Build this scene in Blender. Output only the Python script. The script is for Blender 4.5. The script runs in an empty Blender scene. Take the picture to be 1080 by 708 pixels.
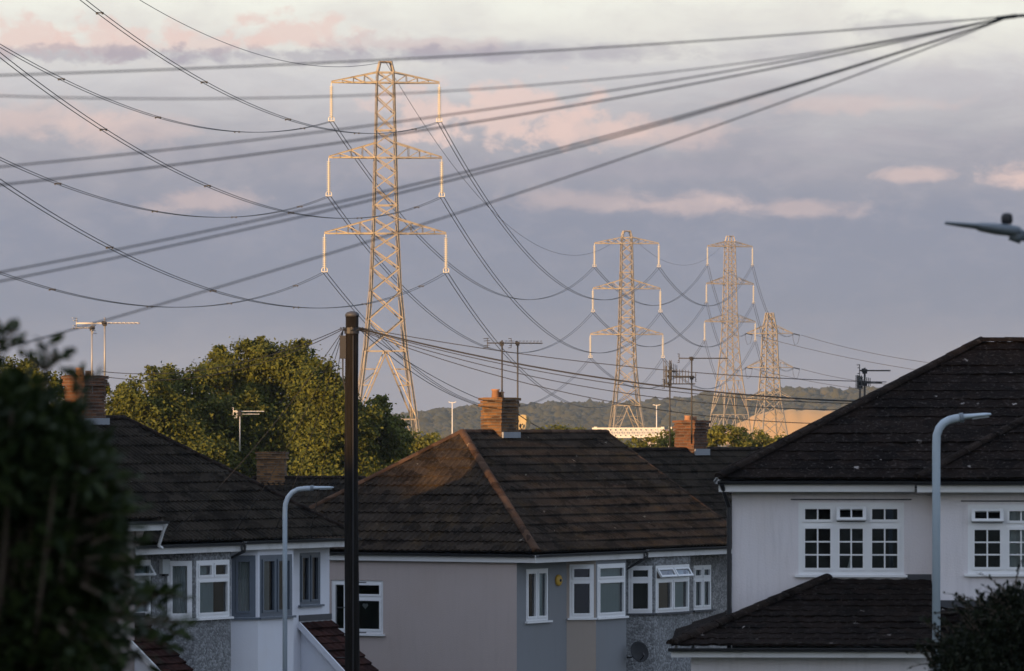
import bpy, math, random
import numpy as np
from mathutils import Vector, Matrix
R = math.radians
C = bpy.context.scene.collection
scene = bpy.context.scene

# ------------------------------------------------------------------ camera
EYE = 7.8
F = 5500.0            # focal length in pixels of the 1080 px wide photograph
HY = 458.0            # the horizon's row in the photograph
cam_d = bpy.data.cameras.new('camera'); cam = bpy.data.objects.new('camera', cam_d); C.objects.link(cam)
cam.location = (0, 0, EYE); cam.rotation_euler = (R(90), 0, 0)
cam_d.sensor_width = 36; cam_d.lens = 36 * F / 1080; cam_d.shift_y = (HY - 354) / 1080
cam_d.clip_start = 0.5; cam_d.clip_end = 12000
cam_d.dof.use_dof = True; cam_d.dof.focus_distance = 240; cam_d.dof.aperture_fstop = 7.8
scene.camera = cam

# ------------------------------------------------------------------ light
SUN_AZ = 35.5         # degrees to the left of straight behind the camera
SUN_EL = 6.0
sun_dir = Vector((-math.sin(R(SUN_AZ)) * math.cos(R(SUN_EL)), -math.cos(R(SUN_AZ)) * math.cos(R(SUN_EL)), math.sin(R(SUN_EL))))
sd = bpy.data.lights.new('sun', 'SUN'); sun = bpy.data.objects.new('sun', sd); C.objects.link(sun)
sd.energy = 4.5; sd.angle = R(0.5); sd.color = (1.0, 0.585, 0.25)
sun.rotation_euler = sun_dir.to_track_quat('Z', 'Y').to_euler()
sun.location = (-40, -40, 60)
scene.view_settings.view_transform = 'Standard'; scene.view_settings.look = 'None'
scene.view_settings.gamma = 1; scene.view_settings.exposure = 0.6
try: scene.view_settings.use_curve_mapping = False
except Exception: pass
cy = scene.cycles
cy.use_denoising = True; cy.max_bounces = 6; cy.diffuse_bounces = 3; cy.glossy_bounces = 3
cy.transmission_bounces = 4; cy.transparent_max_bounces = 12; cy.volume_bounces = 1
cy.sample_clamp_indirect = 4; cy.caustics_reflective = False; cy.caustics_refractive = False

def lin(r, g, b):
    def f(c):
        c /= 255.0
        return c / 12.92 if c <= 0.04045 else ((c + 0.055) / 1.055) ** 2.4
    return (f(r), f(g), f(b), 1)

class NT:
    """small helper for node trees"""
    def __init__(s, tree): s.t = tree; s.n = tree.nodes; s.l = tree.links
    def new(s, typ, **kw):
        n = s.n.new(typ)
        for k, v in kw.items(): setattr(n, k, v)
        return n
    def put(s, sock, v):
        if isinstance(v, bpy.types.NodeSocket): s.l.new(v, sock)
        elif v is not None: sock.default_value = v
    def math(s, op, a, b=None, c=None, clamp=False):
        n = s.new('ShaderNodeMath', operation=op, use_clamp=clamp)
        s.put(n.inputs[0], a); s.put(n.inputs[1], b)
        if c is not None: s.put(n.inputs[2], c)
        return n.outputs[0]
    def smooth(s, v, lo, hi, a=0.0, b=1.0):
        n = s.new('ShaderNodeMapRange', interpolation_type='SMOOTHSTEP')
        s.put(n.inputs[0], v); n.inputs[1].default_value = lo; n.inputs[2].default_value = hi
        n.inputs[3].default_value = a; n.inputs[4].default_value = b
        return n.outputs[0]
    def mix(s, f, a, b, blend='MIX'):
        n = s.new('ShaderNodeMix', data_type='RGBA', blend_type=blend)
        s.put(n.inputs[0], f); s.put(n.inputs[6], a); s.put(n.inputs[7], b)
        return n.outputs[2]
    def noise(s, vec, scale, detail=4, rough=0.55, dist=0.0):
        n = s.new('ShaderNodeTexNoise'); s.put(n.inputs['Vector'], vec)
        n.inputs['Scale'].default_value = scale; n.inputs['Detail'].default_value = detail
        n.inputs['Roughness'].default_value = rough; n.inputs['Distortion'].default_value = dist
        return n.outputs['Fac']
    def comb(s, x, y, z):
        n = s.new('ShaderNodeCombineXYZ'); s.put(n.inputs[0], x); s.put(n.inputs[1], y); s.put(n.inputs[2], z)
        return n.outputs[0]
    def ramp(s, f, pts, interp='LINEAR'):
        n = s.new('ShaderNodeValToRGB'); s.put(n.inputs[0], f)
        cr = n.color_ramp; cr.interpolation = interp
        while len(cr.elements) < len(pts): cr.elements.new(0.5)
        for e, (p, c) in zip(cr.elements, pts): e.position = p; e.color = c
        return n.outputs[0]

world = bpy.data.worlds.new('World'); scene.world = world; world.use_nodes = True
w = NT(world.node_tree); w.n.clear()
tc = w.new('ShaderNodeTexCoord')
sep = w.new('ShaderNodeSeparateXYZ'); w.l.new(tc.outputs['Generated'], sep.inputs[0])
dx, dy, dz = sep.outputs
ysafe = w.math('MAXIMUM', dy, 0.05)
U = w.math('DIVIDE', dx, ysafe)        # tangent of azimuth
V = w.math('DIVIDE', dz, ysafe)        # tangent of elevation
un = w.math('MULTIPLY', U, 55.0); vn = w.math('MULTIPLY', V, 55.0)
cv = w.comb(w.math('MULTIPLY', un, 0.55), w.math('MULTIPLY', vn, 1.6), 0.3)
n_big = w.noise(cv, 1.1, 6, 0.6, 0.4)
cv2 = w.comb(w.math('MULTIPLY', un, 0.9), w.math('MULTIPLY', vn, 1.6), 4.3)
n_fine = w.noise(cv2, 2.2, 7, 0.6, 0.3)
cv3 = w.comb(un, w.math('MULTIPLY', vn, 1.35), 7.7)
n_puff = w.noise(cv3, 3.0, 6, 0.55, 0.2)
warp = w.math('MULTIPLY', w.math('SUBTRACT', n_big, 0.5), 1.2)
vv = w.math('ADD', vn, warp)
base = w.ramp(w.math('DIVIDE', vv, 12.0), [
    (0.0, lin(151, 149, 158)), (0.05, lin(150, 150, 161)), (0.11, lin(138, 143, 159)), (0.185, lin(142, 147, 164)),
    (0.24, lin(161, 161, 172)), (0.285, lin(188, 186, 191)), (0.32, lin(208, 206, 208)), (0.35, lin(228, 226, 220)),
    (0.385, lin(243, 243, 233)), (1.0, lin(200, 212, 226))])
mott = w.smooth(n_fine, 0.42, 0.72)
base = w.mix(w.math('MULTIPLY', w.math('MULTIPLY', mott, 0.18), w.smooth(vn, 1.2, 3.2, 0.25, 1.0)), base, lin(206, 196, 198))
# banks of cloud: azimuth and elevation (hundredths of a radian x 1.818), half sizes, strength; rose tops over mauve undersides
def bank(col_in, u0, v0, a, b, rose, s, k=1.1, puff=False):
    d = w.math('SQRT', w.math('ADD', w.math('POWER', w.math('ABSOLUTE', w.math('DIVIDE', w.math('SUBTRACT', un, u0), a)), 2.0),
                                     w.math('POWER', w.math('ABSOLUTE', w.math('DIVIDE', w.math('SUBTRACT', vn, v0), b)), 2.0)))
    d = w.math('ADD', d, w.math('MULTIPLY', w.math('SUBTRACT', n_puff if puff else n_fine, 0.5), -k * (3.4 if puff else 2.4)))
    m = w.smooth(d, 1.28, 0.42) if puff else w.smooth(d, 1.35, 0.25)
    m = w.math('MULTIPLY', m, s)
    return w.mix(m, col_in, rose)
ROSE = lin(231, 203, 195); MAUVE = lin(167, 163, 176); PALE = lin(212, 196, 196)
col = base
PEACH = lin(234, 207, 199)
for (px, py, a, b, c, s, pf) in [
    (560, 54, 190, 11, MAUVE, .55, 0), (960, 30, 70, 16, MAUVE, .4, 0), (1010, 95, 120, 30, MAUVE, .25, 0), (820, 60, 90, 8, MAUVE, .2, 0),
    (30, 38, 66, 22, PEACH, .75, 1), (120, 41, 70, 19, PEACH, .7, 1), (215, 46, 80, 12, PEACH, .55, 1), (310, 36, 66, 20, PEACH, .75, 1), (390, 46, 60, 11, PALE, .6, 1), (470, 48, 70, 8, PALE, .5, 1),
    (70, 57, 150, 9, MAUVE, .55, 1), (300, 58, 170, 9, MAUVE, .55, 1), (500, 58, 90, 7, MAUVE, .35, 1),
    (30, 128, 90, 20, ROSE, .5, 0), (130, 138, 80, 16, ROSE, .35, 0), (455, 118, 55, 26, PEACH, .75, 1), (540, 120, 80, 30, PEACH, .8, 1), (620, 135, 70, 20, ROSE, .7, 1), (700, 140, 80, 15, ROSE, .55, 0), (900, 110, 130, 10, ROSE, .35, 0),
    (620, 212, 90, 12, ROSE, .3, 0), (725, 216, 60, 13, ROSE, .38, 0), (840, 219, 70, 12, ROSE, .38, 0), (1075, 187, 40, 12, ROSE, .8, 0), (968, 184, 45, 8, ROSE, .55, 0), (205, 212, 70, 12, ROSE, .4, 0),
    (620, 178, 260, 12, MAUVE, .3, 0), (900, 150, 200, 14, MAUVE, .22, 0)]:
    col = bank(col, (px - 540) / 100, (458 - py) / 100, a / 100, b / 100, c, s, puff=bool(pf))
sky = w.new('ShaderNodeTexSky'); sky.sky_type = 'NISHITA'; sky.sun_disc = False
sky.sun_elevation = R(SUN_EL); sky.sun_rotation = math.atan2(sun_dir.x, sun_dir.y)
sky.air_density = 1.0; sky.dust_density = 0.9; sky.ozone_density = 2.5
bg1 = w.new('ShaderNodeBackground'); w.l.new(sky.outputs[0], bg1.inputs[0]); bg1.inputs[1].default_value = 0.15
bg2 = w.new('ShaderNodeBackground'); w.l.new(col, bg2.inputs[0]); bg2.inputs[1].default_value = 0.66
veil = w.new('ShaderNodeBackground'); veil.inputs[0].default_value = (0.40, 0.445, 0.56, 1); veil.inputs[1].default_value = 1.3   # unseen cloud layer added over the remaining sky to lift ambient light
n_veil = w.smooth(w.noise(tc.outputs['Generated'], 3.0, 5, 0.6), 0.30, 0.62, 0.15, 0.85)
mv = w.new('ShaderNodeMixShader'); w.l.new(w.math('MULTIPLY', n_veil, w.smooth(dz, -0.01, 0.12)), mv.inputs[0]); w.l.new(bg1.outputs[0], mv.inputs[1]); w.l.new(veil.outputs[0], mv.inputs[2])
front = w.math('MULTIPLY', w.smooth(dy, 0.05, 0.6), w.smooth(dz, 0.35, 0.10))
ms = w.new('ShaderNodeMixShader'); w.l.new(front, ms.inputs[0]); w.l.new(mv.outputs[0], ms.inputs[1]); w.l.new(bg2.outputs[0], ms.inputs[2])
wo = w.new('ShaderNodeOutputWorld'); w.l.new(ms.outputs[0], wo.inputs[0])

# ------------------------------------------------------------------ helpers
rng = np.random.default_rng(7); random.seed(7)
def at(px, py, Y): return Vector(((px - 540) / F * Y, Y, EYE - (py - HY) / F * Y))
def sc(Y): return Y / F

class MB:
    """collects shapes for one mesh object"""
    def __init__(s): s.v = []; s.f = []; s.m = []
    def add(s, vs, fs, mi=0):
        o = len(s.v); s.v.extend([tuple(v) for v in vs]); s.f.extend([tuple(i + o for i in f) for f in fs]); s.m.extend([mi] * len(fs))
    def box(s, lo, hi, mi=0, M=None):
        x0, y0, z0 = lo; x1, y1, z1 = hi
        vs = [Vector(p) for p in [(x0,y0,z0),(x1,y0,z0),(x1,y1,z0),(x0,y1,z0),(x0,y0,z1),(x1,y0,z1),(x1,y1,z1),(x0,y1,z1)]]
        if M is not None: vs = [M @ v for v in vs]
        s.add(vs, [(3,2,1,0),(4,5,6,7),(0,1,5,4),(1,2,6,5),(2,3,7,6),(3,0,4,7)], mi)
    def beam(s, p, q, wd=0.1, ht=None, mi=0):
        p = Vector(p); q = Vector(q); d = q - p
        if d.length < 1e-6: return
        d.normalize(); ht = ht or wd
        up = Vector((0,0,1)) if abs(d.z) < 0.95 else Vector((0,1,0))
        a = d.cross(up).normalized() * wd / 2; b = a.cross(d).normalized() * ht / 2
        vs = [p-a-b, p+a-b, p+a+b, p-a+b, q-a-b, q+a-b, q+a+b, q-a+b]
        s.add(vs, [(3,2,1,0),(4,5,6,7),(0,1,5,4),(1,2,6,5),(2,3,7,6),(3,0,4,7)], mi)
    def angle(s, p, q, wd, mi=0):
        # an L-section steel angle: two thin flanges
        p = Vector(p); q = Vector(q); d = (q - p).normalized(); t = wd * 0.18
        up = Vector((0,0,1)) if abs(d.z) < 0.95 else Vector((0,1,0))
        a = d.cross(up).normalized(); b = a.cross(d).normalized()
        s.beam(p + a * (wd/2 - t/2), q + a * (wd/2 - t/2), t, wd, mi)
        s.beam(p + b * (wd/2 - t/2) - a * t, q + b * (wd/2 - t/2) - a * t, wd - 2*t, t, mi)
    def tube(s, pts, r, n=8, mi=0, cap=True):
        pts = [Vector(p) for p in pts]; rs = r if isinstance(r, (list, tuple)) else [r] * len(pts)
        rings = []; ref = None
        for i, p in enumerate(pts):
            d = (pts[min(i+1, len(pts)-1)] - pts[max(i-1, 0)])
            if d.length < 1e-9: d = Vector((0,0,1))
            d.normalize()
            if ref is None:
                ref = Vector((1,0,0)) if abs(d.x) < 0.9 else Vector((0,1,0))
            a = (ref - d * ref.dot(d)).normalized(); ref = a; b = d.cross(a)
            rings.append([p + (a * math.cos(2*math.pi*k/n) + b * math.sin(2*math.pi*k/n)) * rs[i] for k in range(n)])
        vs = [v for ring in rings for v in ring]; fs = []
        for i in range(len(pts)-1):
            for k in range(n):
                fs.append((i*n+k, i*n+(k+1)%n, (i+1)*n+(k+1)%n, (i+1)*n+k))
        if cap: fs += [tuple(reversed(range(n))), tuple(range((len(pts)-1)*n, len(pts)*n))]
        s.add(vs, fs, mi)
    def lathe(s, prof, center=(0,0,0), n=14, mi=0, M=None):
        c = Vector(center); vs = []; fs = []
        for (r, z) in prof:
            for k in range(n):
                v = Vector((r*math.cos(2*math.pi*k/n), r*math.sin(2*math.pi*k/n), z))
                vs.append((M @ v if M is not None else v) + c)
        for i in range(len(prof)-1):
            for k in range(n): fs.append((i*n+k, i*n+(k+1)%n, (i+1)*n+(k+1)%n, (i+1)*n+k))
        fs += [tuple(reversed(range(n))), tuple(range((len(prof)-1)*n, len(prof)*n))]
        s.add(vs, fs, mi)
    def quad(s, a, b, c, d, mi=0): s.add([a, b, c, d], [(0,1,2,3)], mi)
    def prism(s, poly, off, mi=0):
        # poly: list of points, off: extrusion vector
        n = len(poly); off = Vector(off); vs = [Vector(p) for p in poly] + [Vector(p) + off for p in poly]
        s.add(vs, [tuple(range(n-1, -1, -1)), tuple(range(n, 2*n))] + [(i, (i+1) % n, n+(i+1) % n, n+i) for i in range(n)], mi)
    def build(s, name, mats, parent=None, smooth=False):
        me = bpy.data.meshes.new(name); me.from_pydata(s.v, [], s.f)
        mats = mats if isinstance(mats, (list, tuple)) else [mats]
        for m in mats: me.materials.append(m)
        if len(mats) > 1: me.polygons.foreach_set('material_index', s.m)
        if smooth: me.polygons.foreach_set('use_smooth', [True] * len(me.polygons))
        me.update()
        o = bpy.data.objects.new(name, me); C.objects.link(o)
        if parent is not None: o.parent = parent
        return o

def np_mesh(name, V_, F_, mat, parent=None, smooth=False):
    me = bpy.data.meshes.new(name)
    V_ = np.asarray(V_, np.float32); F_ = np.asarray(F_, np.int32)
    me.vertices.add(len(V_)); me.vertices.foreach_set('co', V_.ravel())
    k = F_.shape[1]
    me.loops.add(F_.size); me.loops.foreach_set('vertex_index', F_.ravel())
    me.polygons.add(len(F_)); me.polygons.foreach_set('loop_start', np.arange(0, F_.size, k, dtype=np.int32))
    if smooth: me.polygons.foreach_set('use_smooth', np.ones(len(F_), bool))
    me.update(calc_edges=True); me.validate()
    me.materials.append(mat)
    o = bpy.data.objects.new(name, me); C.objects.link(o)
    if parent is not None: o.parent = parent
    return o

def tag(o, label=None, cat=None, group=None, kind=None):
    if label: o['label'] = label
    if cat: o['category'] = cat
    if group: o['group'] = group
    if kind: o['kind'] = kind
    return o
def empty(name, loc=(0,0,0), rz=0.0, label=None, cat=None, group=None):
    o = bpy.data.objects.new(name, None); C.objects.link(o); o.location = loc; o.rotation_euler = (0,0,rz); o.empty_display_size = 0.3
    return tag(o, label, cat, group)
def copy_tree(o, parent=None):
    c = o.copy(); C.objects.link(c); c.parent = parent
    for ch in [x for x in o.children]: copy_tree(ch, c)
    return c

# ------------------------------------------------------------------ materials
def principled(name):
    m = bpy.data.materials.new(name); m.use_nodes = True; t = NT(m.node_tree)
    return m, t, m.node_tree.nodes['Principled BSDF']
def mat_plain(name, c, rough=0.6, var=0.12, scale=6.0, metal=0.0, bump=0.0, bscale=60.0, dirt_or_shade=None, dscale=1.5):
    m, t, b = principled(name)
    co = t.new('ShaderNodeTexCoord').outputs['Object']
    n = t.noise(co, scale, 5, 0.6)
    c1 = tuple(x * (1 - var) for x in c[:3]) + (1,); c2 = tuple(min(1, x * (1 + var)) for x in c[:3]) + (1,)
    colr = t.mix(n, c1, c2)
    if dirt_or_shade is not None:
        d = t.smooth(t.noise(co, dscale, 6, 0.65), 0.5, 0.75)
        colr = t.mix(t.math('MULTIPLY', d, 0.6), colr, dirt_or_shade)
    t.l.new(colr, b.inputs['Base Color']); b.inputs['Roughness'].default_value = rough; b.inputs['Metallic'].default_value = metal
    if bump:
        bn = t.new('ShaderNodeBump'); bn.inputs['Strength'].default_value = bump; bn.inputs['Distance'].default_value = 0.02
        t.l.new(t.noise(co, bscale, 3, 0.6), bn.inputs['Height']); t.l.new(bn.outputs[0], b.inputs['Normal'])
    return m
def mat_render(name, c, rough_scale=35.0, bump=0.4, streak=0.35):
    """painted render wall with faint rain streaks and patches"""
    m, t, b = principled(name)
    co = t.new('ShaderNodeTexCoord').outputs['Object']
    mp = t.new('ShaderNodeMapping'); t.l.new(co, mp.inputs[0]); mp.inputs['Scale'].default_value = (5, 5, 0.5)
    s1 = t.smooth(t.noise(mp.outputs[0], 1.6, 5, 0.6), 0.45, 0.8)
    s2 = t.smooth(t.noise(co, 0.7, 5, 0.6), 0.4, 0.75)
    colr = t.mix(t.math('MULTIPLY', s1, streak), c, tuple(x * 0.72 for x in c[:3]) + (1,))
    colr = t.mix(t.math('MULTIPLY', s2, 0.35), colr, tuple(min(1, x * k) for x, k in zip(c[:3], (0.92, 0.86, 0.78))) + (1,))
    t.l.new(colr, b.inputs['Base Color']); b.inputs['Roughness'].default_value = 0.9
    bn = t.new('ShaderNodeBump'); bn.inputs['Strength'].default_value = bump; bn.inputs['Distance'].default_value = 0.02
    t.l.new(t.noise(co, rough_scale, 4, 0.6), bn.inputs['Height']); t.l.new(bn.outputs[0], b.inputs['Normal'])
    return m
def mat_pebble(name, c1, c2):
    m, t, b = principled(name)
    co = t.new('ShaderNodeTexCoord').outputs['Object']
    vo = t.new('ShaderNodeTexVoronoi'); t.l.new(co, vo.inputs['Vector']); vo.inputs['Scale'].default_value = 22
    f = t.new('ShaderNodeSeparateColor'); t.l.new(vo.outputs['Color'], f.inputs[0])
    colr = t.mix(t.smooth(f.outputs[0], 0.25, 0.9), c1, c2)
    s2 = t.smooth(t.noise(co, 0.9, 5, 0.6), 0.4, 0.75)
    colr = t.mix(t.math('MULTIPLY', s2, 0.4), colr, tuple(x * 0.6 for x in c1[:3]) + (1,))
    t.l.new(colr, b.inputs['Base Color']); b.inputs['Roughness'].default_value = 0.95
    bn = t.new('ShaderNodeBump'); bn.inputs['Strength'].default_value = 0.8; bn.inputs['Distance'].default_value = 0.03
    t.l.new(vo.outputs['Distance'], bn.inputs['Height']); bn.invert = True; t.l.new(bn.outputs[0], b.inputs['Normal'])
    return m
def mat_tiles(name, c, lichen, moss, moss_amt=0.35, fleck=0.5):
    """weathered concrete roof tiles: tone per tile, moss patches, pale lichen flecks"""
    m, t, b = principled(name)
    co = t.new('ShaderNodeTexCoord').outputs['Object']
    vo = t.new('ShaderNodeTexVoronoi'); mp = t.new('ShaderNodeMapping'); t.l.new(co, mp.inputs[0]); mp.inputs['Scale'].default_value = (3, 3, 5)
    t.l.new(mp.outputs[0], vo.inputs['Vector']); vo.inputs['Scale'].default_value = 1.0
    f = t.new('ShaderNodeSeparateColor'); t.l.new(vo.outputs['Color'], f.inputs[0])
    colr = t.mix(f.outputs[0], tuple(x * 0.55 for x in c[:3]) + (1,), tuple(x * 1.7 for x in c[:3]) + (1,))
    ms = t.smooth(t.noise(co, 1.3, 6, 0.7), 0.48, 0.75)
    colr = t.mix(t.math('MULTIPLY', ms, moss_amt), colr, moss)
    g = t.smooth(t.noise(co, 14, 5, 0.7), 0.52, 0.8)
    colr = t.mix(t.math('MULTIPLY', g, 0.25), colr, lichen)
    # flecks: small cells, only some of them, clustered
    v2 = t.new('ShaderNodeTexVoronoi'); t.l.new(co, v2.inputs['Vector']); v2.inputs['Scale'].default_value = 4.6
    f2 = t.new('ShaderNodeSeparateColor'); t.l.new(v2.outputs['Color'], f2.inputs[0])
    near = t.math('LESS_THAN', t.math('ADD', v2.outputs['Distance'], t.math('MULTIPLY', t.noise(co, 22, 4, 0.7), 0.9)), t.math('ADD', 0.42, t.math('MULTIPLY', f2.outputs[2], 0.26)))
    some = t.math('GREATER_THAN', f2.outputs[1], 1.0 - 0.14 * fleck)
    clus = t.math('GREATER_THAN', t.noise(co, 1.1, 4), 0.47)
    colr = t.mix(t.math('MULTIPLY', t.math('MULTIPLY', near, some), t.math('MULTIPLY', clus, t.math('ADD', 0.35, t.math('MULTIPLY', f2.outputs[0], 0.6)))), colr, lichen)
    t.l.new(colr, b.inputs['Base Color']); b.inputs['Roughness'].default_value = 0.9
    b.inputs['Specular IOR Level'].default_value = 0.06
    bn = t.new('ShaderNodeBump'); bn.inputs['Strength'].default_value = 0.6; bn.inputs['Distance'].default_value = 0.02
    t.l.new(t.noise(co, 30, 4, 0.7), bn.inputs['Height']); t.l.new(bn.outputs[0], b.inputs['Normal'])
    return m
def mat_brick(name, c1, c2, mortar):
    m, t, b = principled(name)
    co = t.new('ShaderNodeTexCoord').outputs['Object']
    sx = t.new('ShaderNodeSeparateXYZ'); t.l.new(co, sx.inputs[0])
    vec = t.comb(t.math('ADD', sx.outputs[0], sx.outputs[1]), sx.outputs[2], 0.0)
    br = t.new('ShaderNodeTexBrick'); t.l.new(vec, br.inputs['Vector']); br.inputs['Scale'].default_value = 1.0
    br.inputs['Brick Width'].default_value = 0.225; br.inputs['Row Height'].default_value = 0.075; br.inputs['Mortar Size'].default_value = 0.008
    br.inputs['Color1'].default_value = c1; br.inputs['Color2'].default_value = c2; br.inputs['Mortar'].default_value = mortar
    s = t.smooth(t.noise(co, 3.5, 5, 0.65), 0.45, 0.75)
    colr = t.mix(t.math('MULTIPLY', s, 0.6), br.outputs['Color'], tuple(x * 0.3 for x in c1[:3]) + (1,))
    t.l.new(colr, b.inputs['Base Color']); b.inputs['Roughness'].default_value = 0.95
    bn = t.new('ShaderNodeBump'); bn.inputs['Strength'].default_value = 0.7; bn.inputs['Distance'].default_value = 0.015
    t.l.new(t.math('ADD', br.outputs['Fac'], t.math('MULTIPLY', t.noise(co, 40, 3), -0.6)), bn.inputs['Height']); bn.invert = True
    t.l.new(bn.outputs[0], b.inputs['Normal'])
    return m
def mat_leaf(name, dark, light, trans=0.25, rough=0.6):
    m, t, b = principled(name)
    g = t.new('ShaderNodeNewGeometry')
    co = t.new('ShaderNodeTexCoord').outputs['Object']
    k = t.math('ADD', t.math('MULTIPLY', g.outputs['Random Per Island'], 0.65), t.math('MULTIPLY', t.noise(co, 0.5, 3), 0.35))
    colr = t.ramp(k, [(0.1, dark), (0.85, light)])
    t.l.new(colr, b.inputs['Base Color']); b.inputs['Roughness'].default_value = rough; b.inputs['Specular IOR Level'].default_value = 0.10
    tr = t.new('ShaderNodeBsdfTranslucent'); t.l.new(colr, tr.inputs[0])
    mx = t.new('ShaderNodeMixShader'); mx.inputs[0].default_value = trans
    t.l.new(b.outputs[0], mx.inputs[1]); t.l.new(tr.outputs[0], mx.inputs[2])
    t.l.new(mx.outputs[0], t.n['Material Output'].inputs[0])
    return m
def mat_glass(name, tint=0.0):
    m = bpy.data.materials.new(name); m.use_nodes = True; t = NT(m.node_tree); t.n.clear()
    co = t.new('ShaderNodeTexCoord').outputs['Object']
    bn = t.new('ShaderNodeBump'); bn.inputs['Strength'].default_value = 0.06; bn.inputs['Distance'].default_value = 0.02
    t.l.new(t.noise(co, 1.5, 2), bn.inputs['Height'])
    fr = t.new('ShaderNodeFresnel'); fr.inputs[0].default_value = 1.6; 
    gl = t.new('ShaderNodeBsdfGlossy'); gl.inputs['Roughness'].default_value = 0.02; gl.inputs['Color'].default_value = (0.9,0.93,1,1)
    t.l.new(bn.outputs[0], gl.inputs['Normal'])
    tp = t.new('ShaderNodeBsdfTransparent'); tp.inputs[0].default_value = (0.75,0.8,0.8,1)
    mx = t.new('ShaderNodeMixShader'); t.l.new(t.math('ADD', t.math('MULTIPLY', fr.outputs[0], 1.25), 0.02 + tint, clamp=True), mx.inputs[0])
    t.l.new(tp.outputs[0], mx.inputs[1]); t.l.new(gl.outputs[0], mx.inputs[2])
    o = t.new('ShaderNodeOutputMaterial'); t.l.new(mx.outputs[0], o.inputs[0])
    return m

M = {}
M['upvc'] = mat_plain('white_upvc', (0.78, 0.79, 0.80), 0.35, 0.05, 3)
M['fascia'] = mat_plain('white_fascia', (0.66, 0.66, 0.66), 0.5, 0.1, 2, dirt_or_shade=(0.32,0.30,0.27,1))
M['greyframe'] = mat_plain('blue_grey_frame', (0.10, 0.125, 0.16), 0.4, 0.08, 3)
M['gutter'] = mat_plain('black_gutter', (0.018, 0.018, 0.02), 0.4, 0.2, 3)
M['dark'] = mat_plain('painted_room_shade', (0.035, 0.033, 0.032), 0.9, 0.2, 1)  # darkness of unlit rooms put into the colour
M['lead'] = mat_plain('lead_flashing', (0.22, 0.24, 0.27), 0.55, 0.2, 4)
M['leaddark'] = mat_plain('old_lead', (0.05, 0.052, 0.06), 0.6, 0.2, 4)
M['tan'] = mat_render('tan_render', (0.46, 0.39, 0.365, 1), 40, 0.35, 0.25)
M['greyr'] = mat_render('grey_render', (0.225, 0.235, 0.25, 1), 50, 0.3, 0.2)
M['pinkr'] = mat_render('buff_bay_paint', (0.36, 0.31, 0.27, 1), 50, 0.3, 0.2)
M['whiter'] = mat_render('white_render', (0.72, 0.74, 0.80, 1), 40, 0.25, 0.15)
M['cream'] = mat_render('cream_render', (0.72, 0.69, 0.71, 1), 30, 0.4, 0.5)
M['peb'] = mat_pebble('grey_pebbledash', (0.17,0.17,0.17,1), (0.33,0.325,0.32,1))
M['peb2'] = mat_pebble('dark_pebbledash', (0.16,0.165,0.17,1), (0.31,0.32,0.33,1))
M['tile_mid'] = mat_tiles('brown_tiles', (0.027,0.0205,0.0155,1), (0.26,0.23,0.19,1), (0.088,0.056,0.026,1), 0.55, 0.95)  # moss tone lifted to strengthen the sunlit patch
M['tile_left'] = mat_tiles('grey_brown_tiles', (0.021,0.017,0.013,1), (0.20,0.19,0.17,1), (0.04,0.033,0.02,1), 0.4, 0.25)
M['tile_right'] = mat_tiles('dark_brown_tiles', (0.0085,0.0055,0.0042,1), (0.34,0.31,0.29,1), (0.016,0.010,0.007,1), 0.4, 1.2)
M['tile_red'] = mat_tiles('red_brown_tiles', (0.030,0.0125,0.010,1), (0.16,0.12,0.1,1), (0.05,0.03,0.025,1), 0.3, 0.0)
M['ridge'] = mat_tiles('ridge_tiles', (0.06,0.036,0.024,1), (0.25,0.19,0.13,1), (0.12,0.055,0.022,1), 0.7, 0.6)
M['ridge_dark'] = mat_tiles('dark_ridge_tiles', (0.014,0.010,0.008,1), (0.3,0.26,0.22,1), (0.06,0.04,0.03,1), 0.4, 0.4)
M['brick'] = mat_brick('brown_brick', (0.07,0.036,0.018,1), (0.23,0.115,0.042,1), (0.12,0.10,0.075,1))
M['brick_red'] = mat_brick('red_brick', (0.06,0.028,0.016,1), (0.17,0.072,0.033,1), (0.12,0.095,0.075,1))
M['terracotta'] = mat_plain('terracotta', (0.36, 0.19, 0.11), 0.85, 0.25, 8)
M['galv'] = mat_plain('galvanised_steel', (0.36, 0.31, 0.24), 0.6, 0.35, 2, 0.15, dirt_or_shade=(0.07,0.042,0.025,1), dscale=0.8)  # rusty patches double as painted contrast for shaded members
M['galv2'] = mat_plain('pale_galvanised_steel', (0.38, 0.33, 0.26), 0.55, 0.15, 2, 0.2)
M['porcelain'] = mat_plain('cream_porcelain', (0.60, 0.56, 0.46), 0.4, 0.12, 2)
M['wire'] = mat_plain('weathered_conductor', (0.06, 0.06, 0.065), 0.6, 0.1, 1)
M['cable'] = mat_plain('black_cable', (0.012, 0.012, 0.013), 0.6, 0.1, 1)
M['aerial'] = mat_plain('aerial_aluminium', (0.33, 0.32, 0.31), 0.45, 0.2, 5, 0.3)
M['aerial_dark'] = mat_plain('shaded_aerial', (0.05, 0.048, 0.046), 0.6, 0.2, 5)  # darker copy of the aerial metal, shade painted in for silhouettes
M['plastic'] = mat_plain('black_plastic', (0.02, 0.02, 0.022), 0.5, 0.1, 5)
M['lamp'] = mat_plain('pale_blue_grey_paint', (0.42, 0.50, 0.57), 0.4, 0.08, 3, dirt_or_shade=(0.3,0.33,0.36,1))
M['lamp_dark'] = mat_plain('grey_lamp_casting', (0.16, 0.19, 0.22), 0.45, 0.1, 3)
M['lens'] = mat_plain('lamp_lens', (0.35, 0.40, 0.44), 0.2, 0.05, 3)
M['yellow'] = mat_plain('yellow_plastic', (0.55, 0.33, 0.04), 0.5, 0.1, 3)
M['dish'] = mat_plain('dark_grey_dish', (0.016, 0.017, 0.019), 0.8, 0.1, 3)
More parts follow.
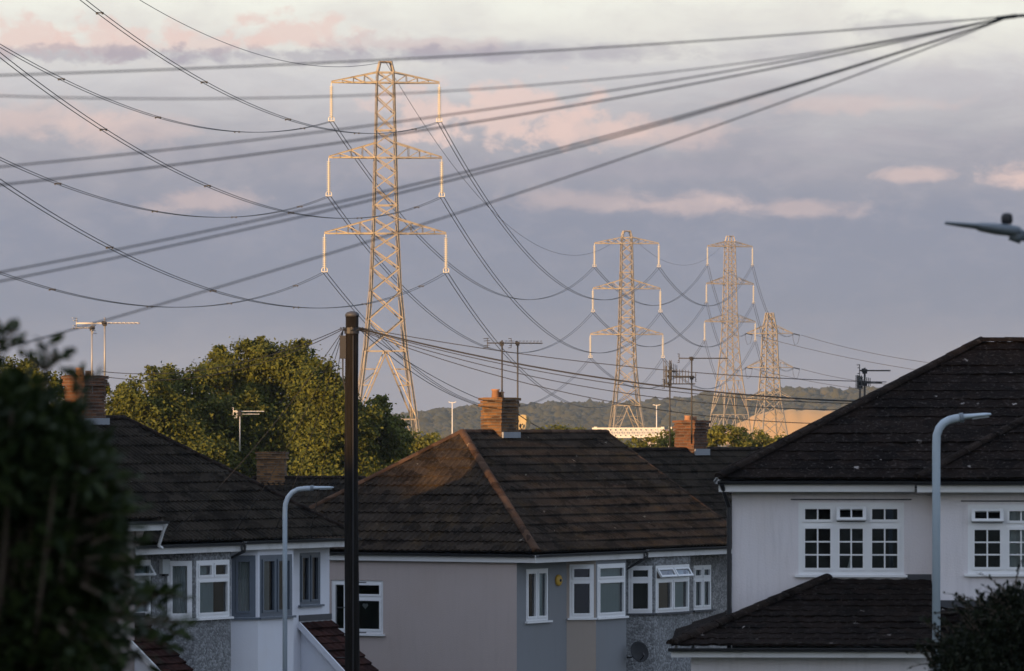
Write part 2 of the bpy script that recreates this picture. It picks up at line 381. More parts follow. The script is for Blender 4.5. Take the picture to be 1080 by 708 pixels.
M['dish_tan'] = mat_plain('tan_dish', (0.36, 0.29, 0.16), 0.6, 0.15, 6)
M['bluegrey_blind'] = mat_plain('blue_grey_blind', (0.52, 0.64, 0.69), 0.8, 0.06, 3)
M['net'] = mat_plain('net_curtain', (0.52, 0.54, 0.54), 0.9, 0.08, 3)
M['curtain'] = mat_plain('brown_curtain', (0.22, 0.18, 0.15), 0.9, 0.15, 6)
M['steel_white'] = mat_plain('white_steelwork', (0.70, 0.66, 0.58), 0.5, 0.06, 1)
M['bark'] = mat_plain('bark', (0.10, 0.075, 0.055), 0.95, 0.4, 3, bump=0.8, bscale=12)
M['oak'] = mat_leaf('oak_leaves', (0.040,0.052,0.011,1), (0.135,0.145,0.028,1), 0.22)
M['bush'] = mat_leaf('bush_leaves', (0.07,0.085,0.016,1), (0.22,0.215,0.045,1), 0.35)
M['row'] = mat_leaf('shade_tree_leaves', (0.02,0.035,0.01,1), (0.06,0.085,0.025,1), 0.1)
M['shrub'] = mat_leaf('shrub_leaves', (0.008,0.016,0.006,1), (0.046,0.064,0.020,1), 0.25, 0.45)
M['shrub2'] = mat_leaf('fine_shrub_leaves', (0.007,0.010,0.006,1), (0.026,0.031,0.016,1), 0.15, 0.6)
M['glass'] = mat_glass('window_glass')

def mat_pole():
    m, t, b = principled('creosoted_pole')
    co = t.new('ShaderNodeTexCoord').outputs['Object']
    mp = t.new('ShaderNodeMapping'); t.l.new(co, mp.inputs[0]); mp.inputs['Scale'].default_value = (14, 14, 0.7)
    n = t.noise(mp.outputs[0], 2.5, 6, 0.7)
    colr = t.ramp(n, [(0.3, (0.004,0.0033,0.0026,1)), (0.55, (0.012,0.010,0.008,1)), (0.8, (0.034,0.029,0.024,1))])  # creosote tones darkened further to stand in for missing shade
    t.l.new(colr, b.inputs['Base Color']); b.inputs['Roughness'].default_value = 0.9; b.inputs['Specular IOR Level'].default_value = 0.15
    bn = t.new('ShaderNodeBump'); bn.inputs['Strength'].default_value = 0.8; bn.inputs['Distance'].default_value = 0.02
    t.l.new(n, bn.inputs['Height']); t.l.new(bn.outputs[0], b.inputs['Normal'])
    return m
M['pole'] = mat_pole()

def mat_ground(name, c1, c2, c3, s=0.05):
    m, t, b = principled(name)
    co = t.new('ShaderNodeTexCoord').outputs['Object']
    n = t.noise(co, s, 8, 0.65); n2 = t.noise(co, s * 30, 5, 0.7)
    colr = t.mix(t.smooth(n, 0.35, 0.65), c1, c2); colr = t.mix(t.math('MULTIPLY', t.smooth(n2, 0.4, 0.8), 0.5), colr, c3)
    t.l.new(colr, b.inputs['Base Color']); b.inputs['Roughness'].default_value = 1.0
    return m
M['grass'] = mat_ground('rough_grass', (0.045,0.052,0.03,1), (0.065,0.07,0.042,1), (0.08,0.078,0.055,1))
M['asphalt'] = mat_ground('asphalt', (0.045,0.045,0.047,1), (0.055,0.055,0.056,1), (0.07,0.07,0.07,1), 0.4)
M['paving'] = mat_ground('paving', (0.20,0.19,0.18,1), (0.25,0.24,0.22,1), (0.16,0.155,0.15,1), 0.6)
def mat_wood_hill():
    m, t, b = principled('far_woodland')
    co = t.new('ShaderNodeTexCoord').outputs['Object']
    n = t.noise(co, 0.012, 5, 0.6); n2 = t.noise(co, 0.09, 5, 0.7)
    colr = t.mix(t.smooth(n, 0.35, 0.65), (0.022,0.027,0.017,1), (0.062,0.058,0.032,1))
    colr = t.mix(t.smooth(n2, 0.4, 0.7), colr, (0.040,0.045,0.026,1))
    t.l.new(colr, b.inputs['Base Color']); b.inputs['Roughness'].default_value = 1.0
    return m
M['wood_hill'] = mat_wood_hill()
def mat_field():
    m, t, b = principled('stubble_field')
    co = t.new('ShaderNodeTexCoord').outputs['Object']
    mp = t.new('ShaderNodeMapping'); t.l.new(co, mp.inputs[0]); mp.inputs['Scale'].default_value = (0.25, 1.5, 3); mp.inputs['Rotation'].default_value = (0,0,0.15)
    n = t.noise(mp.outputs[0], 0.03, 5, 0.6)
    colr = t.mix(n, (0.38,0.225,0.085,1), (0.58,0.36,0.15,1))
    t.l.new(colr, b.inputs['Base Color']); b.inputs['Roughness'].default_value = 1.0
    return m
M['field'] = mat_field()
# ------------------------------------------------------------------ terrain
def sst(x, a, b):
    t = np.clip((x - a) / (b - a), 0, 1); return t * t * (3 - 2 * t)
def ground(x, y):
    x = np.asarray(x, float); y = np.asarray(y, float)
    z = np.where(y < 119, 6.2 - 0.052 * y, 0.0) 
    z = np.where(y < -150, 14.0, z)
    z = z + 2.0 * sst(y, 350, 600) - 4.2 * sst(y, 700, 1000) + 7.0 * sst(y, 1050, 1300) - 1.5 * sst(y, 1400, 2200)
    z = z + 9.0 * np.exp(-(((x + 55) / 45) ** 2 + ((y - 275) / 45) ** 2))
    return z
def g1(x, y): return float(ground(x, y))
ys = np.concatenate([np.arange(-220, 420, 8.0), np.arange(420, 1500, 30.0), np.arange(1500, 7200, 150.0)])
xs = np.concatenate([np.arange(-1800, -240, 120.0), np.arange(-240, 241, 8.0), np.arange(260, 1801, 120.0)])
gx, gy = np.meshgrid(xs, ys); gz = ground(gx, gy)
nx, ny = len(xs), len(ys)
idx = np.arange(nx * ny).reshape(ny, nx)
quads = np.stack([idx[:-1,:-1], idx[:-1,1:], idx[1:,1:], idx[1:,:-1]], -1).reshape(-1, 4)
go = np_mesh('ground', np.stack([gx, gy, gz], -1).reshape(-1, 3), quads, M['grass'], smooth=True); tag(go, kind='structure')

# far hills: a long ridge with a crest profile, wooded
def crest(px):
    P = [(-900, 440), (-300, 436), (200, 440), (420, 437), (470, 430), (540, 427), (600, 424), (650, 425), (700, 421), (740, 415), (790, 416), (815, 411), (826, 407),
         (842, 411), (858, 408), (875, 413), (905, 409), (960, 412), (1080, 418), (1500, 425), (2200, 430)]
    return np.interp(px, [p[0] for p in P], [p[1] for p in P])
YH = 3300.0
def hill_z(x, y):
    px = 540 + x / YH * F
    top = EYE + (HY - crest(px)) / F * YH
    k = sst(y, 2350, YH)
    back = 1 - 0.6 * sst(y, YH + 50, YH + 900)
    return g1(0, 2200) - 3 + (top - 8) * k * back
hx = np.arange(-900, 901, 12.0); hy = np.arange(2300, 4300, 25.0)
HX, HYY = np.meshgrid(hx, hy); HZ = hill_z(HX, HYY)
idx = np.arange(HX.size).reshape(HX.shape)
quads = np.stack([idx[:-1,:-1], idx[:-1,1:], idx[1:,1:], idx[1:,:-1]], -1).reshape(-1, 4)
ho = np_mesh('hill', np.stack([HX, HYY, HZ], -1).reshape(-1, 3), quads, M['wood_hill'], smooth=True); tag(ho, kind='structure')

# field: one smooth stubble slope on the hill's flank, in front of the woods
def ico():
    t = (1 + 5 ** .5) / 2
    v = np.array([(-1,t,0),(1,t,0),(-1,-t,0),(1,-t,0),(0,-1,t),(0,1,t),(0,-1,-t),(0,1,-t),(t,0,-1),(t,0,1),(-t,0,-1),(-t,0,1)], float)
    v /= np.linalg.norm(v[0])
    f = [(0,11,5),(0,5,1),(0,1,7),(0,7,10),(0,10,11),(1,5,9),(5,11,4),(11,10,2),(10,7,6),(7,1,8),(3,9,4),(3,4,2),(3,2,6),(3,6,8),(3,8,9),(4,9,5),(2,4,11),(6,2,10),(8,6,7),(9,8,1)]
    vs = [tuple(p) for p in v]; cache = {}
    def mid(a, b):
        k = (min(a, b), max(a, b))
        if k not in cache:
            m_ = (np.array(vs[a]) + np.array(vs[b])) / 2; m_ /= np.linalg.norm(m_); vs.append(tuple(m_)); cache[k] = len(vs) - 1
        return cache[k]
    nf = []
    for a, b, c in f:
        ab, bc, ca = mid(a,b), mid(b,c), mid(c,a); nf += [(a,ab,ca),(b,bc,ab),(c,ca,bc),(ab,bc,ca)]
    return np.array(vs), np.array(nf)
IV, IF = ico()
def field_top(px): return 432 + ((px - 838) / 62.0) ** 2 * 22.0
fx = np.linspace(766, 1010, 50); rows = []
FY0, FY1 = 2210.0, 2255.0
for j in range(14):
    k = j / 13.0; Yf = FY0 + (FY1 - FY0) * k
    row = []
    for p in fx:
        X = (p - 540) / F * 2180
        ztop = EYE + (HY - max(431.5, (field_top(p) if p < 838 else 432 + (p - 838) * 0.02) + 0.7 * math.sin(p * .31) + .5 * math.sin(p * .83))) / F * FY1
        zb = EYE + (HY - 474) / F * FY0
        row.append((X, Yf, zb + (ztop - zb) * (1 - (1 - k) ** 1.6)))
    rows.append(row)
for p in [0]:
    row = [(X, FY1 + 60, z - 14) for (X, _, z) in rows[-1]]; rows.append(row)
FV = np.array(rows); idx = np.arange(FV.shape[0] * FV.shape[1]).reshape(FV.shape[:2])
quads = np.stack([idx[:-1,:-1], idx[:-1,1:], idx[1:,1:], idx[1:,:-1]], -1).reshape(-1, 4)
fo = np_mesh('field', FV.reshape(-1, 3), quads, M['field'], smooth=True); tag(fo, kind='structure')

# woods on the hill: thousands of crowns read as one mass
def woods():
    n = 24000
    y = rng.uniform(2380, YH + 40, n); x = rng.uniform(-0.115, 0.115, n) * y
    x = x + 0.02 * y
    # open glades where the noise is low
    r = rng.uniform(2.0, 5.0, n)
    z = hill_z(x, y) + r * 0.55
    V_ = IV[None] * np.stack([r, r, r * rng.uniform(0.7, 1.15, n)], -1)[:, None, :]
    jit = 1 + rng.normal(0, 0.2, (n, len(IV), 1)); V_ = V_ * jit + np.stack([x, y, z], -1)[:, None, :]
    F_ = IF[None] + (np.arange(n) * len(IV))[:, None, None]
    return np_mesh('woodland', V_.reshape(-1, 3), F_.reshape(-1, 3), M['wood_hill'])
wo_ = woods(); tag(wo_, 'dark green woodland covering the low hills along the horizon', 'woodland', kind='stuff')

# ------------------------------------------------------------------ streets (below the frame, but there)
U60 = Vector((0.5, math.sqrt(3)/2, 0)); N60 = Vector((math.sqrt(3)/2, -0.5, 0))
def strip(name, p0, d, n, a, b, s0, s1, mat, lift):
    mb = MB(); k = 40; prev = None
    for i in range(k + 1):
        s_ = s0 + (s1 - s0) * i / k
        A = p0 + d * s_ + n * a; B = p0 + d * s_ + n * b
        A.z = g1(A.x, A.y) + lift; B.z = g1(B.x, B.y) + lift
        if prev: mb.quad(prev[0], prev[1], B, A)
        prev = (A, B)
    o = mb.build(name, mat); tag(o, kind='structure'); return o
P_ST = Vector((0.108, 119, 0))
strip('pavement', P_ST, U60, N60, 4.2, 6.2, -60, 60, M['paving'], 0.13)
strip('road', P_ST, U60, N60, 6.2, 12.2, -60, 60, M['asphalt'], 0.02)
strip('pavement', P_ST, U60, N60, 12.2, 14.0, -60, -33, M['paving'], 0.13)

# ------------------------------------------------------------------ house builder pieces (house-local frame: x along the front, y into the house)
def wall_seg(mb, p, q, z0, z1, holes=(), th=0.12, mi=0):
    """wall sheet from p to q, outward to the right of travel; holes = (s0, s1, za, zb) with reveals going inward"""
    p = Vector((p[0], p[1], 0)); q = Vector((q[0], q[1], 0)); Ln = (q - p).length; d = (q - p) / Ln; inn = Vector((-d.y, d.x, 0)) * th
    ss = sorted({0.0, Ln, *[h[0] for h in holes], *[h[1] for h in holes]}); zs = sorted({z0, z1, *[h[2] for h in holes], *[h[3] for h in holes]})
    P = lambda s_, z: p + d * s_ + Vector((0, 0, z))
    for i in range(len(ss) - 1):
        for j in range(len(zs) - 1):
            cs, cz = (ss[i] + ss[i+1]) / 2, (zs[j] + zs[j+1]) / 2
            if any(h[0] < cs < h[1] and h[2] < cz < h[3] for h in holes): continue
            mb.quad(P(ss[i], zs[j]), P(ss[i+1], zs[j]), P(ss[i+1], zs[j+1]), P(ss[i], zs[j+1]), mi)
    for (a, b, c, e) in holes:
        mb.quad(P(a, c), P(a, e), P(a, e) + inn, P(a, c) + inn, mi); mb.quad(P(b, e), P(b, c), P(b, c) + inn, P(b, e) + inn, mi)
        mb.quad(P(b, c), P(a, c), P(a, c) + inn, P(b, c) + inn, mi); mb.quad(P(a, e), P(b, e), P(b, e) + inn, P(a, e) + inn, mi)

def window(root, p, q, s0, s1, za, zb, cols, frame='upvc', setback=0.05, sill=True, transom=0.30, bars=False, curtain=None, ft=0.065, heart=False, cone=False, sill_mat=None):
    """a casement window in the hole (s0..s1, za..zb) of the wall p->q.
    cols: list of (relative width, spec); spec letters: T = has a top light, O = the top light stands open, s = plain"""
    p = Vector((p[0], p[1], 0)); q = Vector((q[0], q[1], 0)); d = (q - p).normalized(); out = Vector((d.y, -d.x, 0))
    B = Matrix((( d.x, out.x, 0, 0), (d.y, out.y, 0, 0), (0, 0, 1, 0), (0, 0, 0, 1)))
    o = p + d * s0; MT = Matrix.Translation((o.x, o.y, za)) @ B        # local: x across, y outward, z up
    Wd, Ht = s1 - s0, zb - za; y1 = -setback; y0 = y1 - 0.06
    fr = MB(); gl = MB(); cu = MB(); opens = []
    fr.box((0, y0, 0), (Wd, y1, ft), 0, MT); fr.box((0, y0, Ht - ft), (Wd, y1, Ht), 0, MT)
    fr.box((0, y0, ft), (ft, y1, Ht - ft), 0, MT); fr.box((Wd - ft, y0, ft), (Wd, y1, Ht - ft), 0, MT)
    tot = sum(c[0] for c in cols); x = 0.0
    tz = Ht * (1 - transom)
    def sash(x0, z0, x1, z1, nx_, nz_):
        b = 0.045; yy0, yy1 = y0 + 0.022, y1 + 0.022
        fr.box((x0, yy0, z0), (x1, yy1, z0 + b), 0, MT); fr.box((x0, yy0, z1 - b), (x1, yy1, z1), 0, MT)
        fr.box((x0, yy0, z0 + b), (x0 + b, yy1, z1 - b), 0, MT); fr.box((x1 - b, yy0, z0 + b), (x1, yy1, z1 - b), 0, MT)
        gx0, gz0, gx1, gz1 = x0 + b, z0 + b, x1 - b, z1 - b
        ym = (y0 + y1) / 2
        gl.quad(MT @ Vector((gx0, ym, gz0)), MT @ Vector((gx1, ym, gz0)), MT @ Vector((gx1, ym, gz1)), MT @ Vector((gx0, ym, gz1)))
        if bars:
            for k in range(1, nx_): xx = gx0 + (gx1 - gx0) * k / nx_; fr.box((xx - .013, ym + .003, gz0), (xx + .013, y1 - .004, gz1), 0, MT)
            for k in range(1, nz_): zz = gz0 + (gz1 - gz0) * k / nz_; fr.box((gx0, ym + .004, zz - .013), (gx1, y1 - .006, zz + .013), 0, MT)
    for i, (cw, spec) in enumerate(cols):
        x0 = ft + (Wd - 2 * ft) * x / tot; x += cw; x1 = ft + (Wd - 2 * ft) * x / tot
        if i > 0: fr.box((x0 - ft / 2, y0, ft), (x0 + ft / 2, y1, Ht - ft), 0, MT)
        a = x0 + (ft / 2 if i > 0 else 0); b = x1 - (ft / 2 if i < len(cols) - 1 else 0)
        if 'T' in spec or 'O' in spec:
            fr.box((a, y0, tz - ft / 2), (b, y1, tz + ft / 2), 0, MT)
            sash(a, ft, b, tz - ft / 2, 2, 3)
            if 'O' in spec: opens.append((a, b, tz + ft / 2, Ht - ft))
            elif 'D' in spec:
                m_ = (a + b) / 2; fr.box((m_ - ft / 2, y0, tz + ft / 2), (m_ + ft / 2, y1, Ht - ft), 0, MT)
                sash(a, tz + ft/2, m_ - ft/2, Ht - ft, 1, 1); sash(m_ + ft/2, tz + ft/2, b, Ht - ft, 1, 1)
            else: sash(a, tz + ft / 2, b, Ht - ft, 2, 1)
        else: sash(a, ft, b, Ht - ft, 2, 4)
    wn = fr.build('window', M[frame], root)
    gl.build('pane', M['glass'], wn)
    if sill:
        sl = MB(); sl.box((-0.06, -setback - 0.02, -0.045), (Wd + 0.06, 0.07, -0.002), 0, MT); sl.build('sill', M[sill_mat or frame], wn)
    # shallow box painted near-black for the shade of the room behind
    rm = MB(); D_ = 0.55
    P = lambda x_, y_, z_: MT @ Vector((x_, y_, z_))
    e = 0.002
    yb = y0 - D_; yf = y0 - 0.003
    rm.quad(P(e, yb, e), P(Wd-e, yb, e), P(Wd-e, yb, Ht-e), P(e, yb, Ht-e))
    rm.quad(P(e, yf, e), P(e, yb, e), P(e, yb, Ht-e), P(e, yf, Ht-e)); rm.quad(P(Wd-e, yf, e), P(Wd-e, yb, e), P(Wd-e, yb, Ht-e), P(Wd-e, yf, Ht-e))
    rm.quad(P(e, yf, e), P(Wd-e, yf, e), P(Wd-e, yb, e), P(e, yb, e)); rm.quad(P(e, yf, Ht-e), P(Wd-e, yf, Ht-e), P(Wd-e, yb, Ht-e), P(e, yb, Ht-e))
    rm.build('room_shade_box', M['dark'], wn)
    if curtain:
        for (c0, c1, kind) in curtain:
            n = 26; x0, x1 = Wd * c0 + 0.03, Wd * c1 - 0.03; cu = MB(); amp = 0.004 if kind == 'bluegrey_blind' else 0.022
            for k in range(n):
                xa, xb = x0 + (x1 - x0) * k / n, x0 + (x1 - x0) * (k + 1) / n
                ya, yb_ = y0 - 0.035 + amp * math.sin(k * 2.1), y0 - 0.035 + amp * math.sin((k + 1) * 2.1)
                cu.quad(P(xa, ya, 0.03), P(xb, yb_, 0.03), P(xb, yb_, Ht - 0.03), P(xa, ya, Ht - 0.03))
            cu.build('curtain', M[kind], wn)
    for (a, b, z0, z1) in opens:
        op = MB(); ang = R(33); b_ = 0.05; h_ = z1 - z0
        T = MT @ Matrix.Translation((0, y1 + 0.02, z1)) @ Matrix.Rotation(ang, 4, 'X')
        op.box((a - .01, -0.045, -h_), (b + .01, 0, -h_ + b_), 0, T); op.box((a - .01, -0.045, -b_), (b + .01, 0, 0), 0, T)
        op.box((a - .01, -0.045, -h_ + b_), (a + b_, 0, -b_), 0, T); op.box((b - b_, -0.045, -h_ + b_), (b + .01, 0, -b_), 0, T)
        if bars: m_ = (a + b) / 2; op.box((m_ - .013, -0.03, -h_ + b_), (m_ + .013, -0.004, -b_), 0, T)
        op.quad(T @ Vector((a + b_, -0.022, -h_ + b_)), T @ Vector((b - b_, -0.022, -h_ + b_)), T @ Vector((b - b_, -0.022, -b_)), T @ Vector((a + b_, -0.022, -b_)), 1)
        op.build('top_light', [M[frame], M['glass']], wn)
    if heart:
        hm = MB(); pts = []
        for k in range(24):
            t_ = 2 * math.pi * k / 24
            pts.append(MT @ Vector((Wd * 0.60 + 0.0045 * 16 * math.sin(t_) ** 3, y0 - 0.04, Ht * 0.52 + 0.0045 * (13*math.cos(t_) - 5*math.cos(2*t_) - 2*math.cos(3*t_) - math.cos(4*t_)))))
        hm.prism(pts, out * -0.02); tag(hm.build('heart_ornament', M['net'], wn), 'pale hanging heart')
    if cone:
        cm = MB(); cm.lathe([(0.06, 0), (0.055, 0.02), (0.012, 0.17), (0.012, 0.22)], MT @ Vector((Wd * 0.49, y0 - 0.08, ft)), 10); cm.build('ornament', M['upvc'], wn, True)
    return wn

def roof_plane(mb, e0, e1, t0, t1, course=0.30, roll=0.30, rng_=None, mi=0, amp=0.036, step=0.05):
    """tiled slope: eave from e0 to e1, top edge from t0 to t1 (may meet). Courses step, tiles roll."""
    e0, e1, t0, t1 = map(Vector, (e0, e1, t0, t1)); ex = (e1 - e0).normalized()
    rel = t0 - e0; es = (rel - ex * rel.dot(ex)); S = es.length; es /= S; en = ex.cross(es).normalized()
    a1, b1 = (t0 - e0).dot(ex), (t1 - e0).dot(ex); L = (e1 - e0).length
    lo, hi = min(0, a1), max(L, b1)
    nC = max(1, round(S / course)); dxr = roll / 5.0; nX = int((hi - lo) / dxr) + 2
    xs_ = [lo + (hi - lo) * i / (nX - 1) for i in range(nX)]
    base = len(mb.v); rows_ = []
    for c in range(nC):
        h0, h1 = S * c / nC, S * (c + 1) / nC
        off = random.uniform(-0.02, 0.02)
        for (h, lift) in ((h0, step), (h1, 0.004)):
            k = h / S; xl = a1 * k; xr = L + (b1 - L) * k; row = []
            for x_ in xs_:
                xc = min(max(x_, xl), xr)
                ph = ((xc + off) / roll) % 1.0
                rl = amp * max(0.0, math.sin(math.pi * min(1, ph / 0.62))) if ph < 0.62 else 0.0
                jit = 0.007 * math.sin(int((xc + off) / (roll * 2)) * 12.9 + c * 7.7) + 0.006 * math.sin(xc * 1.3 + c * 2.1)
                row.append(e0 + ex * xc + es * h + en * (lift + rl + jit))
            rows_.append(row)
    for row in rows_: mb.v.extend([tuple(v) for v in row])
    for r_ in range(len(rows_) - 1):
        for i in range(nX - 1):
            a = base + r_ * nX + i
            mb.f.append((a, a + 1, a + 1 + nX, a + nX)); mb.m.append(mi)
    # the first course's edge, down to the boards
    o = len(mb.v); mb.v.extend([tuple(v - en * 0.04) for v in rows_[0]])
    for i in range(nX - 1): mb.f.append((o + i, o + i + 1, base + i + 1, base + i)); mb.m.append(mi)

def cap_line(mb, p, q, r=0.10, seg=0.42, mi=0):
    """half-round ridge or hip tiles from p to q"""
    p = Vector(p); q = Vector(q); L = (q - p).length; n = max(1, round(L / seg)); d = (q - p) / L
    side = d.cross(Vector((0,0,1))).normalized(); up = side.cross(d).normalized()
    for i in range(n):
        a = p + d * (L * i / n); b = p + d * (L * (i + 1) / n + 0.02)
        ra, rb = r * random.uniform(1.02, 1.1), r * random.uniform(0.92, 1.0); vs = []
        for (c, rr) in ((a, ra), (b, rb)):
            for k in range(8):
                t_ = math.pi * k / 7
                vs.append(c + side * rr * math.cos(t_) + up * (rr * 0.75 * math.sin(t_) - 0.02))
        fs = [(k, k + 1, 9 + k, 8 + k) for k in range(7)] + [tuple(range(7, -1, -1)), tuple(range(8, 16))]
        mb.add(vs, fs, mi)

def chimney(root, c, wx, wy, z0, z1, mat, pots=2, band=3, seed=1, roof=None):
    rr = random.Random(seed); mb = MB(); rowh = 0.075; n = int((z1 - z0) / rowh); x, y = c
    top_ = n - band
    for i in range(n):
        k = 0.0
        if i >= top_: k = 0.05 if (i - top_) % 2 == 0 else 0.02
        jx, jy = rr.uniform(-.009, .009), rr.uniform(-.009, .009); kk = k + rr.uniform(-.012, .014)
        mb.box((x - wx/2 - kk + jx, y - wy/2 - kk + jy, z0 + i * rowh), (x + wx/2 + kk + jx, y + wy/2 + kk + jy, z0 + (i + 1) * rowh - 0.009))
    mb.box((x - wx/2 + .03, y - wy/2 + .03, z0), (x + wx/2 - .03, y + wy/2 - .03, z0 + n * rowh))
    ch = mb.build('chimney', mat, roof or root)
    zt = z0 + n * rowh
    fl = MB(); fl.lathe([(min(wx, wy) * 0.48, 0), (min(wx, wy) * 0.3, 0.07)], (x, y, zt - .01), 10); fl.build('flaunching', M['lead'], ch) if roof is None else None
    return ch, zt

def gutter_run(mb, p, q, r=0.06):
    """half-round gutter from p to q"""
    p = Vector(p); q = Vector(q); d = (q - p).normalized(); side = d.cross(Vector((0,0,1))).normalized(); vs = []
    for c in (p, q):
        for k in range(7): t_ = math.pi * k / 6; vs.append(c + side * r * math.cos(t_) - Vector((0,0,1)) * r * math.sin(t_))
        for k in range(6, -1, -1): t_ = math.pi * k / 6; vs.append(c + side * (r - .012) * math.cos(t_) - Vector((0,0,1)) * (r - .012) * math.sin(t_))
    n = 14
    mb.add(vs, [(k, (k+1) % n, n + (k+1) % n, n + k) for k in range(n)] + [tuple(range(n-1, -1, -1)), tuple(range(n, 2*n))])

def hip_roof(root, x0, x1, y0, y1, ze, yr, zr, xr0, xr1, tile, ridge_mat, left='hip', right='hip', fascia=('front','left'), course=0.34, roll=0.17, gutters=True, splits=None, amp=0.036, step=0.04):
    """pitched roof over eaves x0..x1, y0..y1 at ze; ridge at yr, zr from xr0 to xr1"""
    mb = MB()
    roof_plane(mb, (x0, y0, ze), (x1, y0, ze), (xr0, yr, zr), (xr1, yr, zr), course, roll, amp=amp, step=step)
    roof_plane(mb, (x1, y1, ze), (x0, y1, ze), (xr1, yr, zr), (xr0, yr, zr), course, roll, amp=amp, step=step)
    if left == 'hip': roof_plane(mb, (x0, y1, ze), (x0, y0, ze), (xr0, yr, zr), (xr0, yr, zr), course, roll, amp=amp, step=step)
    if right == 'hip': roof_plane(mb, (x1, y0, ze), (x1, y1, ze), (xr1, yr, zr), (xr1, yr, zr), course, roll, amp=amp, step=step)
    # the underside closes the roof space
    zc = ze - 0.05
    mb.quad((x0, y0, zc), (x0, y1, zc), (x1, y1, zc), (x1, y0, zc))
    rf = mb.build('roof', tile, root)
    cp = MB(); cap_line(cp, (xr0, yr, zr + .03), (xr1, yr, zr + .03))
    for side, xe, xr in (('l', x0, xr0), ('r', x1, xr1)):
        if (left if side == 'l' else right) == 'hip':
            cap_line(cp, (xe, y0, ze + .04), (xr, yr, zr + .04)); cap_line(cp, (xe, y1, ze + .04), (xr, yr, zr + .04))
    cp.build('ridge_cap', ridge_mat, rf)
    fa = MB(); gu = MB()
    for s_ in fascia:
        if s_ == 'front':
            pts = splits or [(x0, x1, 0)]
            for (a, b, dz_) in pts:
                fa.box((a, y0 + 0.03, ze - 0.23 + dz_), (b, y0 + 0.055, ze - 0.055 + dz_)); gutter_run(gu, (a - .02, y0 - 0.035, ze - 0.045 + dz_), (b + .02, y0 - 0.035, ze - 0.045 + dz_))
        if s_ == 'left':
            fa.box((x0 + .03, y0 + .06, ze - 0.23), (x0 + .055, y1, ze - 0.055)); gutter_run(gu, (x0 - .035, y1, ze - 0.045), (x0 - .035, y0 + .06, ze - 0.045))
        if s_ == 'right':
            fa.box((x1 - .055, y0 + .06, ze - 0.23), (x1 - .03, y1, ze - 0.055)); gutter_run(gu, (x1 + .035, y0 + .06, ze - 0.045), (x1 + .035, y1, ze - 0.045))
    if fa.v: fa.build('fascia', M['fascia'], root)
    if gutters and gu.v: gu.build('gutter', M['gutter'], root)
    # boarded soffits between fascia and walls
    return rf

# --- a pair with bays, yaw 60 degrees
def tsolve(px, d, X0, Y0):
    k = (px - 540) / F
    return (k * (Y0 - 0.5 * d) - X0 - 0.866 * d) / (0.5 - 0.866 * k)
def zpx(py, Y): return EYE - (py - HY) / F * Y

def bay(root, t0, t1, t2, t3, d, zg, zt, zs, zh, wall_mats, frame, splay_cols, front_cols, curt_s=None, curt_f=None, transom=0.3, ft=0.06, sm=None):
    A, B_, C_, D_ = (t0, 0), (t1, -d), (t2, -d), (t3, 0)
    L1 = math.hypot(t1 - t0, d); L2 = t2 - t1; L3 = math.hypot(t3 - t2, d)
    for (p, q, L, m_, cols, cu) in ((A, B_, L1, wall_mats[0], splay_cols, curt_s), (B_, C_, L2, wall_mats[1], front_cols, curt_f), (C_, D_, L3, wall_mats[1], splay_cols, None)):
        mb = MB(); h = (0.07, L - 0.05, zs, zh); wall_seg(mb, p, q, zg, zt, [h]); mb.build('wall', m_, root)
        window(root, p, q, h[0], h[1], h[2], h[3], cols, frame, setback=0.0, transom=transom, curtain=cu, ft=ft, sill_mat=sm)

# ================================================================== the middle house
MX, MY = 0.108, 119.0
mid = empty('semi_detached_house', (MX, MY, 0), R(60), 'brown tiled house pair with hipped roof, tan end wall and two white framed bays', 'house')
T = lambda px, d=0.0: tsolve(px, d, MX, MY)
ZE = 5.10; ZR = 7.83
ztop = ZE - 0.06
zs_, zh_ = zpx(654, 119.7), zpx(597, 119.7)
Lm = 10.4; Dm = 7.4
# end wall with its window
ew = MB()
def tend(px):      # distance along the end wall from the back corner
    k = (px - 540) / F; v = (MX - k * MY) / (math.sin(R(60)) + k * math.cos(R(60))); return Dm - v
ea, eb = tend(349), tend(404); ez0, ez1 = zpx(668, 121.3), zpx(612, 121.3)
wall_seg(ew, (0, Dm), (0, 0), 0, ztop, [(ea, eb, ez0, ez1)]); ew.build('wall', M['tan'], mid)
window(mid, (0, Dm), (0, 0), ea, eb, ez0, ez1, [(1, 's'), (2.6, 'T')], transom=0.32, heart=True, setback=0.03)
# front: plain wall with small window, bay, bay, plain wall with small window
a0, a1 = T(555), T(579)
z0_, z1_ = zpx(655, 119.8), zpx(600, 119.8)
b1 = (T(595), T(628.5, .5), T(660.5, .5)); b1 = (b1[1] - 0.5, b1[1], b1[2], b1[2] + 0.35)
b2 = (T(690, .5) - 0.5, T(690, .5), T(728, .5), T(728, .5) + 0.4)
if b2[0] < b1[3]: b1 = (b1[0], b1[1], b1[2], b2[0] - 0.01)
c0, c1 = T(731.5), T(751)
midx = (b1[3] + b2[0]) / 2
m_ = MB(); wall_seg(m_, (0, 0), (b1[0], 0), 0, ztop, [(a0, a1, z0_, z1_)]); m_.build('wall', M['greyr'], mid)
window(mid, (0, 0), (b1[0], 0), a0, a1, z0_, z1_, [(1, 's'), (1, 's')], curtain=[(0.55, 1, 'bluegrey_blind')], setback=0.02)
bay(mid, *b1, .5, 0, ztop, zs_, zh_, (M['pinkr'], M['greyr']), 'upvc', [(1, 'T')], [(1, 'T')], None, [(0.02, 0.98, 'bluegrey_blind')])
m_ = MB(); wall_seg(m_, (b1[3], 0), (b2[0], 0), 0, ztop); m_.build('wall', M['peb'], mid)
zs2, zh2 = zpx(647, 123.5), zpx(597, 123.5)
